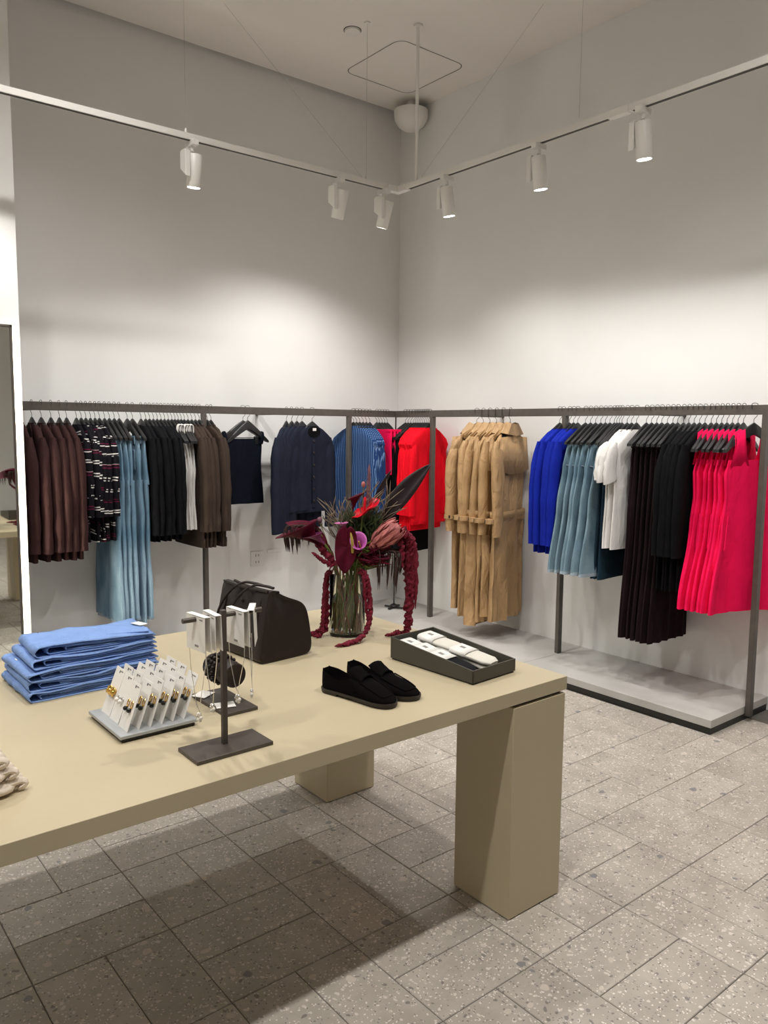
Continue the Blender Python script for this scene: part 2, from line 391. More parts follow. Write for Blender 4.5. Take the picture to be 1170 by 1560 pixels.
t = thing('smoke_detector', 'small round white detector disc on the ceiling', 'detector', (3.22, 4.34, ZC))
MB().lathe([(.035, -.014), (.05, -.012), (.052, -.004), (.052, 0)], 24).build('cover', M['lampwhite'], t)
MB().lathe([(.054, -.0025), (.058, -.0025), (.058, 0), (.054, 0)], 24, caps=False).build('ring', M['slot'], t)
t = thing('dome_camera', 'white half-round dome housing high in the room corner', 'dome camera', (4.245, 4.945, 4.03))
MB().lathe([(.005, -.15), (.06, -.142), (.10, -.115), (.128, -.07), (.135, -.02), (.135, 0), (.005, 0)], 32).build('housing', M['lampwhite'], t)
MB().bbox(.05, WX-4.245, -.06, .06, -.05, .012).build('wall_arm', M['lampwhite'], t, bevel=.006)
MB().tube([(0, 0, 0), (0, 0, ZC-4.03)], .035, 14).build('stem', M['lampwhite'], t)
t = thing('wall_socket', 'white socket plate low on the back wall behind the bag', 'socket', (2.99, WY, .555))
MB().bbox(-.055, .055, -.008, 0, -.058, .058).build('plate', M['wall'], t, bevel=.003)
for z in (-.025, .025):
    for x in (-.012, .012): MB().bbox(x-.002, x+.002, -.0095, -.007, z-.008, z+.008).build('pin_slot', M['slot'], t, smooth=False)
MB().bbox(.09, .21, -.006, 0, .035, .06).build('side_plate', M['wall'], t, bevel=.002)

# ------------------------------------------------------------------ table
TT = .75
tb = thing('display_table', 'long beige laminate display table with thick top and square block legs', 'table', (1.0, 2.2, 0))
at(tb, MB().bbox(-.75, 2.053, 1.573, 2.85, TT-.045, TT), 'tabletop', M['table'], bevel=.0015)
for x0 in (1.797, -.70):
    for y0 in (1.573, 2.575):
        at(tb, MB().bbox(x0, x0+.248, y0, y0+.248, .004, TT-.055), 'leg', M['table'], bevel=.0015)
        at(tb, MB().bbox(x0+.012, x0+.236, y0+.012, y0+.236, 0, .004), 'foot_plate', M['plinth'], smooth=False)
        at(tb, MB().bbox(x0+.012, x0+.236, y0+.012, y0+.236, TT-.055, TT-.045), 'mounting_plate', M['plinth'], smooth=False)

# ------------------------------------------------------------------ cloth materials
def fabric(name, c, rough=.85, var=.12, sheen=.0, bump=.25, bscale=350, scale=14, stretch=(1, 1, .35), spec=.12, crease=.35):
    m = mat(name, c, rough, var=var, scale=scale, bump=bump, bscale=bscale, spec=spec, sheen=sheen, stretch=stretch)
    if crease:      # soft wrinkles of the hanging cloth
        N, L = m.node_tree.nodes, m.node_tree.links; b = N['Principled BSDF']
        tc = N.new('ShaderNodeTexCoord'); mp = N.new('ShaderNodeMapping'); mp.inputs['Scale'].default_value = (1, 1, .45)
        n = N.new('ShaderNodeTexNoise'); n.inputs['Scale'].default_value = 13; n.inputs['Detail'].default_value = 3; n.inputs['Distortion'].default_value = .8
        L.new(tc.outputs['Object'], mp.inputs[0]); L.new(mp.outputs[0], n.inputs[0])
        bp = N.new('ShaderNodeBump'); bp.inputs['Strength'].default_value = crease; bp.inputs['Distance'].default_value = .03
        L.new(n.outputs[0], bp.inputs['Height'])
        old = b.inputs['Normal'].links[0].from_socket if b.inputs['Normal'].links else None
        if old: L.new(old, bp.inputs['Normal'])
        L.new(bp.outputs[0], b.inputs['Normal'])
    return m
def striped(name, base, c1, c2, freq, axis=2, frac=.2, rough=.85, broken=0):
    """stripes of colour c1 (and every other c2) across one object axis"""
    m, N, L, b = new_mat(name)
    tc = N.new('ShaderNodeTexCoord'); sp = N.new('ShaderNodeSeparateXYZ')
    nz = N.new('ShaderNodeTexNoise'); nz.inputs['Scale'].default_value = 5; L.new(tc.outputs['Object'], nz.inputs[0])
    ad = N.new('ShaderNodeVectorMath'); ad.operation = 'MULTIPLY_ADD'; ad.inputs[1].default_value = (.02, .02, .03)
    L.new(nz.outputs['Color'], ad.inputs[0]); L.new(tc.outputs['Object'], ad.inputs[2]); L.new(ad.outputs[0], sp.inputs[0])
    ml = N.new('ShaderNodeMath'); ml.operation = 'MULTIPLY'; ml.inputs[1].default_value = freq; L.new(sp.outputs[axis], ml.inputs[0])
    fr = N.new('ShaderNodeMath'); fr.operation = 'FRACT'; L.new(ml.outputs[0], fr.inputs[0])
    lt = N.new('ShaderNodeMath'); lt.operation = 'LESS_THAN'; lt.inputs[1].default_value = frac; L.new(fr.outputs[0], lt.inputs[0])
    h = N.new('ShaderNodeMath'); h.operation = 'MULTIPLY'; h.inputs[1].default_value = .5; L.new(ml.outputs[0], h.inputs[0])
    f2 = N.new('ShaderNodeMath'); f2.operation = 'FRACT'; L.new(h.outputs[0], f2.inputs[0])
    g2 = N.new('ShaderNodeMath'); g2.operation = 'GREATER_THAN'; g2.inputs[1].default_value = .5; L.new(f2.outputs[0], g2.inputs[0])
    cc = N.new('ShaderNodeMixRGB'); cc.inputs[1].default_value = col4(c1); cc.inputs[2].default_value = col4(c2); L.new(g2.outputs[0], cc.inputs[0])
    fac = lt.outputs[0]
    if broken:
        w_ = N.new('ShaderNodeTexNoise'); w_.inputs['Scale'].default_value = broken
        mp = N.new('ShaderNodeMapping'); mp.inputs['Scale'].default_value = (1, 1, .6); L.new(tc.outputs['Object'], mp.inputs[0]); L.new(mp.outputs[0], w_.inputs[0])
        q = N.new('ShaderNodeMath'); q.operation = 'GREATER_THAN'; q.inputs[1].default_value = .46; L.new(w_.outputs[0], q.inputs[0])
        q2 = N.new('ShaderNodeMath'); q2.operation = 'MULTIPLY'; L.new(q.outputs[0], q2.inputs[0]); L.new(fac, q2.inputs[1]); fac = q2.outputs[0]
    mx = N.new('ShaderNodeMixRGB'); mx.inputs[1].default_value = col4(base); L.new(fac, mx.inputs[0]); L.new(cc.outputs[0], mx.inputs[2])
    L.new(mx.outputs[0], b.inputs['Base Color']); b.inputs['Roughness'].default_value = rough; b.inputs['Specular IOR Level'].default_value = .15
    return m
def denim(name, lo, hi):
    m = mat(name, hi, .85, var=.1, scale=400, bump=.3, bscale=700, spec=.2)
    N, L = m.node_tree.nodes, m.node_tree.links; b = N['Principled BSDF']
    tc = N.new('ShaderNodeTexCoord'); n = N.new('ShaderNodeTexNoise'); n.inputs['Scale'].default_value = 4; n.inputs['Detail'].default_value = 7
    mp = N.new('ShaderNodeMapping'); mp.inputs['Scale'].default_value = (1.6, 1.6, .7); L.new(tc.outputs['Object'], mp.inputs[0]); L.new(mp.outputs[0], n.inputs[0])
    r = N.new('ShaderNodeValToRGB'); r.color_ramp.elements[0].position = .36; r.color_ramp.elements[1].position = .64
    r.color_ramp.elements[0].color = col4(lo); r.color_ramp.elements[1].color = col4(hi); L.new(n.outputs[0], r.inputs[0])
    w = N.new('ShaderNodeTexNoise'); w.inputs['Scale'].default_value = 500; L.new(tc.outputs['Object'], w.inputs[0])
    mx = N.new('ShaderNodeMixRGB'); mx.blend_type = 'OVERLAY'; mx.inputs[0].default_value = .5; L.new(r.outputs[0], mx.inputs[1]); L.new(w.outputs[0], mx.inputs[2])
    for l in list(b.inputs['Base Color'].links): L.remove(l)
    L.new(mx.outputs[0], b.inputs['Base Color'])
    return m
M['blazer'] = fabric('maroon_brown_wool', (.034, .0145, .014))
def dashes():
    """black knit with pairs of short white (some maroon) dashes"""
    m, N, L, b = new_mat('dashed_knit')
    tc = N.new('ShaderNodeTexCoord'); sp = N.new('ShaderNodeSeparateXYZ'); nz = N.new('ShaderNodeTexNoise'); nz.inputs['Scale'].default_value = 4; L.new(tc.outputs['Object'], nz.inputs[0])
    ad = N.new('ShaderNodeVectorMath'); ad.operation = 'MULTIPLY_ADD'; ad.inputs[1].default_value = (.05, .05, .07); L.new(nz.outputs['Color'], ad.inputs[0]); L.new(tc.outputs['Object'], ad.inputs[2]); L.new(ad.outputs[0], sp.inputs[0])
    def math_(op, a, v, c=None):
        q = N.new('ShaderNodeMath'); q.operation = op; L.new(a, q.inputs[0])
        if c is not None: L.new(c, q.inputs[1])
        else: q.inputs[1].default_value = v
        return q.outputs[0]
    oi = N.new('ShaderNodeObjectInfo'); z = math_('ADD', math_('MULTIPLY', sp.outputs[2], 15), 0, math_('MULTIPLY', oi.outputs['Random'], 3.0)); f = math_('FRACT', z, 0)
    a1 = math_('LESS_THAN', f, .10); a2 = math_('MULTIPLY', math_('GREATER_THAN', f, .22), 0, math_('LESS_THAN', f, .32)); ln = math_('MAXIMUM', a1, 0, a2)
    n2 = N.new('ShaderNodeTexNoise'); n2.inputs['Scale'].default_value = 15; mp = N.new('ShaderNodeMapping'); mp.inputs['Scale'].default_value = (1, 1, .9); L.new(tc.outputs['Object'], mp.inputs[0]); L.new(mp.outputs[0], n2.inputs[0])
    fac = math_('MULTIPLY', ln, 0, math_('GREATER_THAN', n2.outputs[0], .44))
    cc = N.new('ShaderNodeMixRGB'); cc.inputs[1].default_value = (.6, .58, .57, 1); cc.inputs[2].default_value = (.09, .008, .03, 1); L.new(math_('GREATER_THAN', math_('FRACT', math_('MULTIPLY', z, .37), 0), .66), cc.inputs[0])
    mx = N.new('ShaderNodeMixRGB'); mx.inputs[1].default_value = (.006, .0055, .008, 1); L.new(fac, mx.inputs[0]); L.new(cc.outputs[0], mx.inputs[2]); L.new(mx.outputs[0], b.inputs['Base Color'])
    b.inputs['Roughness'].default_value = .9; b.inputs['Specular IOR Level'].default_value = .1
    return m
M['stripe'] = dashes()
M['jeans'] = denim('light_denim', (.10, .19, .28), (.26, .38, .48))
M['blackknit'] = fabric('black_knit', (.0035, .0035, .005))
M['whitejersey'] = fabric('white_jersey', (.78, .76, .74), var=.03)
M['brownwool'] = fabric('brown_melange', (.045, .031, .024), bump=.5)
M['navy'] = fabric('navy_wool', (.013, .016, .030))
M['navytop'] = fabric('navy_crepe', (.002, .0034, .009))
M['shirt'] = striped('blue_striped_cotton', (.013, .042, .14), (.15, .25, .43), (.12, .22, .40), 62, 0, .24)
M['hotpink'] = fabric('hot_pink_crepe', (.86, .006, .085), var=.06)
M['maroon'] = fabric('dark_maroon', (.06, .006, .012))
M['red'] = fabric('red_knit', (.78, .004, .016), var=.08, bump=.5)
M['blackcloth'] = fabric('black_cloth', (.003, .003, .004))
M['trench'] = fabric('camel_cotton', (.40, .25, .12), rough=.55, var=.08, spec=.35, crease=1.0)
M['button'] = mat('horn_button', (.05, .03, .02), .3)
M['cobalt'] = fabric('cobalt_knit', (.006, .018, .30), var=.12)
M['skirt'] = denim('mid_denim', (.085, .15, .20), (.23, .34, .40))
M['darkdenim'] = denim('dark_denim', (.008, .022, .04), (.016, .045, .07))
M['pleat'] = fabric('aubergine_crepe', (.012, .005, .0062))
M['seam'] = mat('seam_thread', (.30, .36, .42), .9)
M['tagw'] = mat('white_card', (.82, .80, .76), .7, var=.02)

# ------------------------------------------------------------------ hangers
# local frame: origin on top of the rail, X = across the hanger, Z up
def hook_mb():
    p = [(0, 0, -.108), (0, 0, -.075)] + [(.019, 0, -.055), (.019, 0, -.006)]
    arch = [(.019*math.cos(a), 0, .001+.007*math.sin(a)) for a in [PI*k/8 for k in range(9)]]
    return MB().tube(cr(p, 3)[:-1] + arch + [(-.019, 0, -.022)], .0017, 6)
def arm_rings(hw, drop, th0, th1, h0, h1, ztop):
    rings = []
    for k in range(-9, 10):
        s = k/9; u = hw*s; a = abs(s)
        zt = ztop - drop*(a**1.12); th = th0 + (th1-th0)*a**2; hh = h0 + (h1-h0)*a
        if a > .98: th *= .8; hh *= .7
        rings.append([(u, -th/2, zt-hh), (u, th/2, zt-hh), (u, th/2*.9, zt-hh*.15), (u, th/4, zt), (u, -th/4, zt), (u, -th/2*.9, zt-hh*.15)])
    return rings
def shirt_hanger():
    t = thing('hanger', 'h', 'hanger')
    hook_mb().build('hook', M['wire'], t)
    MB().loft(arm_rings(.190, .140, .022, .022, .060, .024, -.094)).build('body', M['black'], t)
    return t
def clip_hanger():
    t = thing('hanger', 'h', 'hanger')
    hook_mb().build('hook', M['wire'], t)
    MB().loft(arm_rings(.185, .120, .020, .026, .055, .024, -.094)).build('body', M['black'], t)
    MB().tube([(-.175, 0, -.216), (.175, 0, -.216)], .003, 6).build('bar', M['wire'], t)
    for u in (-.115, .115):
        c = MB().box((u, -.0085, -.236), (.026, .005, .055)).box((u, .0085, -.236), (.026, .005, .055)).box((u, 0, -.212), (.02, .018, .012)).build('clip', M['black'], t, bevel=.002)
    return t
H_S, H_C = shirt_hanger(), clip_hanger()
used = {'s': False, 'c': False}
def put_hanger(kind, loc, rz, label):
    src = H_S if kind == 's' else H_C
    if not used[kind]:
        used[kind] = True; src.location = loc; src.rotation_euler = (0, 0, rz); src['label'] = label; src['group'] = 'black hangers on the rails'; return src
    return dup(src, loc, rz, label, 'black hangers on the rails')

# ------------------------------------------------------------------ garments (local frame as the hanger)
def drape(spec, seed, nf=3.0, N=40, wr=.004, caps=(True, True)):
    """closed cloth loft; spec rows: z, half width, half thickness, fold amplitude, centre u, centre t. Rows are subdivided smoothly."""
    rnd = random.Random(seed); ph = rnd.uniform(0, 6.28); ph2 = rnd.uniform(0, 6.28)
    rows = []
    for i in range(len(spec)-1):
        a, b = spec[i], spec[i+1]; n = max(1, int(abs(b[0]-a[0])/.045))
        for k in range(n):
            t = k/n; s = t*t*(3-2*t); rows.append([a[0]+(b[0]-a[0])*t] + [a[j]+(b[j]-a[j])*s for j in range(1, 6)])
    rows.append(list(spec[-1])); rings = []
    for z, a, b, rip, cu, ct in rows:
        ring = []
        for k in range(N):
            th = 2*PI*k/N; c, s = math.cos(th), math.sin(th)
            u = a*math.copysign(abs(c)**.75, c); tt = b*math.copysign(abs(s)**.6, s)
            x = u/max(a, .01)
            f = math.sin(PI*nf*x+ph) + .45*math.sin(PI*nf*1.9*x+ph2+z*2)
            w_ = noise.noise(Vector((u*9+seed*3.1, tt*20+seed, z*5)))*wr*2
            ring.append((u+cu+w_, tt+ct+rip*f*(1-.45*abs(x)**3)+w_, z + (noise.noise(Vector((u*4, seed*1.7, 3)))*.008 if z < spec[-1][0]+.03 else 0)))
        rings.append(ring)
    return MB().loft(rings, *caps)
def sleeve_mb(side, z0, length, r0, r1, seed, u0=.185, out=.035, fwd=0, flat=.62, wallside=1):
    if side == wallside: u0, out, r0, r1 = min(u0, .170), min(out, .012), min(r0, .052), min(r1, .048)
    rnd = random.Random(seed*7+side+5); pts = []; rad = []
    n = 9
    for k in range(n+1):
        t = k/n
        u = side*(u0 + out*math.sin(min(1, t*1.6)*PI/2)) + rnd.uniform(-.004, .004)
        pts.append((u, fwd*math.sin(t*PI*.6) + rnd.uniform(-.003, .003), z0 - length*t))
        rad.append((r0+(r1-r0)*t)*((.42, .86)[k] if k < 2 else 1)*(1+rnd.uniform(-.06, .06)))
    return MB().tube(pts, rad, 14, flat, up=(1, 0, 0))
SHO = [(-.140, .072, .016, 0, 0, 0), (-.158, .108, .020, 0, 0, 0), (-.188, .150, .022, 0, 0, 0), (-.220, .190, .022, 0, 0, 0), (-.262, .212, .020, .001, 0, 0)]
def sleeved(t, m, hem, seed, w=.215, th=.022, rip=.006, nf=2.6, sl=.58, sr=(.052, .04), fwd=0, cuff=None, flare=.0, sleeves=True, u0=.185):
    spec = SHO + [(-.33, w*.97, th, rip*.5, 0, 0), (-.5, w*.98, th, rip, 0, 0), (hem, w+flare, th*1.05, rip*1.2, 0, 0)]
    drape(spec, seed, nf).build('body', m, t)
    if sleeves:
        for s in (-1, 1):
            sv = sleeve_mb(s, -.215, sl-.05, sr[0], sr[1], seed, u0=u0, fwd=fwd).build('sleeve', m, t)
            if cuff:
                MB().tube([(s*.2, fwd*.6, -.165-sl+.06), (s*.22, fwd*.6, -.165-sl-.004)], sr[1]*1.08, 14, .62, up=(1, 0, 0)).build('cuff', cuff, sv)
def ribs(t, m, hem, w, th, name='hem_band'):
    MB().loft([[(a*math.copysign(abs(math.cos(2*PI*k/36))**.75, math.cos(2*PI*k/36)), b*math.copysign(abs(math.sin(2*PI*k/36))**.6, math.sin(2*PI*k/36)), z) for k in range(36)] for z, a, b in ((hem+.05, w+.002, th), (hem+.035, w+.004, th*1.1), (hem-.012, w, th))]).build(name, m, t)
def neckband(t, m, w=.07, name='collar', h=.03, th=.02, z=-.144):
    MB().loft([[(a*math.cos(2*PI*k/24), b*math.sin(2*PI*k/24), zz) for k in range(24)] for zz, a, b in ((z-.02, w*1.15, th*1.1), (z, w, th), (z+h*.5, w*.92, th*.9), (z+h*.5, w*.8, th*.6), (z-.01, w*.8, th*.5))], False, True).build(name, m, t)
def lapels(t, m, y, w=.075, z0=-.146, z1=-.40):
    for s in (-1, 1):
        pts = [(s*.035, y*.7, z0+.008), (s*w, y*.95, z0-.035), (s*(w+.012), y, z0-.10), (s*.062, y*1.02, z0-.115), (s*.004, y*1.12, z1)]
        MB().add([Vector(p) for p in pts], [(0, 1, 2, 3, 4)]).build('lapel', m, t, smooth=False, solid=.004)
def buttons(t, us, zs, y, r=.009, m=None):
    for u in us:
        for z in zs:
            mb = MB(); s = 1 if y > 0 else -1
            mb.loft([[(u+r*math.cos(2*PI*k/12)*q, y+s*e, z+r*math.sin(2*PI*k/12)*q) for k in range(12)] for q, e in ((1, -.003), (1, .002), (.8, .0035), (.3, .002))])
            mb.build('button', m or M['button'], t)

GROUP_N = {}
def hang(kind, name, label, cat, positions, rail, builder, group, refs, hk='s', rot=None, sidefar=False):
    """one hanger and one garment per position along a rail ('b' back wall, 'r' right wall)"""
    n = len(positions)
    for i, p in enumerate(positions):
        rz = (PI/2 if rail == 'b' else 0) + (rot[i] if rot else random.Random(hash_(kind)+i).uniform(-.05, .05))
        loc = (p, RY, RZ1+.0017) if rail == 'b' else (RX, p, RZ1+.0017)
        o = ORD[i] + ' ' if n > 1 else ''
        lab = (o + label + (' ' + refs if n > 1 else '')).strip()
        put_hanger(hk, loc, rz, ('black hanger holding the ' + lab) if hk == 's' else ('black clip hanger holding the ' + lab))
        g = thing(name, lab, cat, loc, rz, group)
        builder(g, hash_(kind) % 97 + i*3.7, i)
def hash_(s): return sum(ord(c)*(k+3) for k, c in enumerate(s))

# --- back wall, from the mirror wall towards the corner
def b_blazer(g, s, i):
    sleeved(g, M['blazer'], -.93, s, .215, .021, .006, 2, .71, (.056, .050), flare=.012)
    neckband(g, M['blazer'], .062, h=.035, th=.02)
    lapels(g, M['blazer'], .026); buttons(g, (.0,), (-.42, -.52), .032, .01)
    for u in (-.12, .12): MB().box((u, .027, -.62), (.12, .006, .045)).build('pocket_flap', M['blazer'], g, bevel=.002)
hang('blz', 'blazer', 'maroon brown blazer', 'blazer', [1.268, 1.336, 1.389, 1.444, 1.493, 1.535], 'b', b_blazer, 'maroon brown blazers by the mirror', 'from the mirror')
def b_stripe(g, s, i):
    sleeved(g, M['stripe'], -.84, s, .205, .016, .005, 2.2, .52, (.045, .035)); neckband(g, M['blackknit'], .08, h=.02, th=.016)
hang('strp', 'striped_sweater', 'black striped knit top', 'top', [1.593, 1.622, 1.650, 1.678, 1.706, 1.733], 'b', b_stripe, 'black knit tops with white stripes', 'from the mirror')
def b_jeans(g, s, i):
    W = M['jeans']
    top = -.205
    drape([(top-.04, .172, .011, 0, 0, 0), (top-.16, .192, .017, .003, 0, 0), (top-.30, .20, .018, .005, 0, 0)], s, 2, caps=(True, True)).build('hips', W, g)
    for sd in (-1, 1):
        drape([(top-.27, .10, .017, .003, sd*.10, 0), (top-.6, .108, .018, .004, sd*.10, 0), (top-1.155+.02*math.sin(s), .124, .020, .005, sd*.105, 0)], s+sd, .8, 26).build('leg', W, g)
        h = drape([(top-1.145+.02*math.sin(s), .119, .021, .009, sd*.105, 0), (top-1.165+.02*math.sin(s), .120, .022, .009, sd*.105, 0)], s+sd, 1.2, 26).build('frayed_hem', M['seam'], g)
    MB().loft([[(a*math.cos(2*PI*k/30), b*math.sin(2*PI*k/30), z) for k in range(30)] for z, a, b in ((top-.002, .166, .010), (top, .170, .012), (top-.044, .176, .014))]).build('waistband', W, g)
    for u in (-.14, -.05, .05, .14): MB().box((u, .0145, top-.022), (.011, .004, .05)).box((u, -.0145, top-.022), (.011, .004, .05)).build('belt_loop', W, g)
    for sd in (-1, 1): MB().box((sd*.10, .020, top-.145), (.115, .004, .125)).build('back_pocket', W, g, bevel=.002)
hang('jns', 'jeans', 'light blue wide-leg jeans', 'jeans', [1.765, 1.795, 1.826, 1.857, 1.909, 1.943], 'b', b_jeans, 'light blue jeans on clip hangers', 'from the mirror', 'c')
def b_black(g, s, i):
    sleeved(g, M['blackknit'], -.87, s, .2, .012, .004, 2, .66, (.04, .034)); neckband(g, M['blackknit'], .07, h=.02, th=.013)
hang('blk', 'knit_sweater', 'long-sleeved black knit top', 'top', [1.999, 2.030, 2.056, 2.082, 2.108, 2.133, 2.158, 2.183], 'b', b_black, 'black knit tops before the white tank tops', 'from the mirror')
def b_tank(g, s, i):
    m = M['whitejersey']
    for sd in (-1, 1):
        MB().tube(cr([(sd*.085, .012, -.27), (sd*.10, .016, -.19), (sd*.105, .010, -.135), (sd*.105, -.010, -.135), (sd*.10, -.016, -.19), (sd*.085, -.012, -.27)], 4), .016, 8, .25, up=(1, 0, 0)).build('strap', m, g)
    drape([(-.24, .115, .010, 0, 0, 0), (-.30, .135, .012, .002, 0, 0), (-.42, .165, .012, .004, 0, 0), (-.6, .15, .012, .005, 0, 0), (-.815, .165, .012, .006, 0, 0)], s, 3).build('body', m, g)
hang('tnk', 'singlet', 'white tank top', 'top', [2.208, 2.230, 2.252, 2.274, 2.296], 'b', b_tank, 'white tank tops beside the brown jackets', 'from the black knit tops')
def b_bjack(g, s, i):
    sleeved(g, M['brownwool'], -.925, s, .215, .013, .004, 2, .66, (.052, .045)); ribs(g, M['brownwool'], -.925, .215, .016); neckband(g, M['brownwool'], .075, h=.03, th=.016)
    buttons(g, (0,), (-.3, -.42, -.54, -.66, -.78), -.018, .008)
hang('bjk', 'knit_jacket', 'dark brown knitted jacket', 'jacket', [2.322, 2.349, 2.376, 2.403, 2.462, 2.489], 'b', b_bjack, 'dark brown jackets around the rail post', 'from the white tank tops')
def b_navytop(g, s, i):
    m = M['navytop']
    drape([(-.222, .15, .010, 0, 0, 0), (-.26, .165, .014, .002, 0, 0), (-.40, .155, .02, .003, 0, 0), (-.68, .175, .026, .005, 0, 0)], s, 2).build('body', m, g)
    for sd in (-1, 1):
        MB().tube(cr([(sd*.155, .01, -.26), (sd*.165, .014, -.21), (sd*.17, 0, -.175), (sd*.165, -.014, -.21), (sd*.155, -.01, -.26)], 4), .016, 8, .3, up=(1, 0, 0)).build('strap', m, g)
hang('nvt', 'camisole', 'dark navy strap top hanging alone, facing out from the rail', 'top', [2.735], 'b', b_navytop, None, '', 'c', [-PI/2+.18])
put_hanger('s', (2.772, RY, RZ1+.0017), .20, 'empty black hanger behind the lone navy strap top')
def b_navyj(g, s, i):
    m = M['navy']
    sleeved(g, m, -.76, s, .238, .014, .004, 2, .73, (.066, .05), fwd=-.0, flare=.005)
    neckband(g, m, .062, h=.03, th=.022); ribs(g, m, -.76, .232, .016)
    MB().box((0, -.0185, -.46), (.03, .006, .56)).build('button_placket', m, g, bevel=.002)
    buttons(g, (0,), (-.24, -.33, -.42, -.51, -.60, -.69), -.0225, .010, M['black'])
    if i == 4:
        MB().loft([[(.062*math.cos(2*PI*k/20)*q, -.0225-e, -.172+.042*math.sin(2*PI*k/20)*q) for k in range(20)] for q, e in ((1, 0), (1, .002), (.6, .0025))]).build('neck_lining', M['blackcloth'], g)
        MB().box((0, -.0262, -.155), (.034, .002, .020)).build('neck_label', M['tagw'], g)
hang('nvj', 'navy_jacket', 'navy wool button jacket', 'jacket', [3.090, 3.135, 3.180, 3.225, 3.315], 'b', b_navyj, 'navy button jackets on the back rail', 'counting towards the corner', rot=[-R(52), -R(58), -R(64), -R(70), -R(82)])
def b_shirt(g, s, i):
    m = M['shirt']
    sleeved(g, m, -.85, s, .195, .013, .005, 2.6, .62, (.042, .034), u0=.155); neckband(g, m, .06, h=.04, th=.018)
    MB().box((0, -.02, -.45), (.028, .004, .66)).build('button_placket', m, g)
hang('sht', 'striped_shirt', 'blue shirt with thin white stripes', 'shirt', [3.700, 3.730, 3.760, 3.793, 3.826, 3.860], 'b', b_shirt, 'blue striped shirts next to the corner', 'from the rail post', rot=[.28, .18, .10, .02, -.06, -.12])
def b_pink(g, s, i):
    m = M['hotpink']
    drape([(-.150, .19, .012, 0, 0, 0), (-.18, .200, .014, .001, 0, 0), (-.30, .20, .013, .002, 0, 0), (-.50, .205, .013, .004, 0, 0)], s, 2).build('body', m, g)
    MB().box((0, 0, -.160), (.385, .030, .022)).build('waistband', m, g, bevel=.004)
hang('pnk', 'pink_skirt', 'short hot pink skirt', 'skirt', [3.930, 3.957, 3.984, 4.011, 4.038], 'b', b_pink, 'hot pink skirts in the corner', 'from the striped shirts')

# --- right wall, from the corner towards the rail's end post
def b_strap(g, s, i):
    m = M['blackcloth']
    drape([(-.205, .16, .011, 0, 0, 0), (-.30, .185, .014, .002, 0, 0), (-.6, .19, .014, .004, 0, 0), (-1.12, .20, .014, .006, 0, 0)], s, 3).build('legs', m, g)
    MB().box((0, 0, -.222), (.325, .026, .04)).build('waistband', m, g, bevel=.004)
hang('stp', 'black_trousers', 'black trousers on clip hanger', 'trousers', [4.826, 4.794, 4.762, 4.730], 'r', b_strap, 'black trousers in the corner', 'from the corner', 'c')
def b_red(g, s, i):
    m = M['red']
    sleeved(g, m, -.91 if i < 7 else -.86, s, .192, .010, .003, 1.6, .64, (.040, .036), u0=.152); neckband(g, m, .085, h=.02, th=.014); ribs(g, m, -.91 if i < 7 else -.86, .193, .011)
    if i == 8:
        b = MB().loft([[(.165+.016*math.cos(2*PI*k/16)*q, -.040-e, -.40+.022*math.sin(2*PI*k/16)*q) for k in range(16)] for q, e in ((1, 0), (1, .004), (.7, .006))]).build('emblem_patch', M['black'], g)
        MB().sphere((.165, -.047, -.395), .006, 8, 5).build('emblem_dot', M['tagw'], b)
hang('red', 'red_sweater', 'bright red knitted sweater', 'sweater', [4.706, 4.685, 4.664, 4.643, 4.622, 4.601, 4.580, 4.559, 4.538], 'r', b_red, 'bright red sweaters in the corner', 'from the corner', rot=[.22, .21, .2, .19, .18, .17, .16, .14, .10])
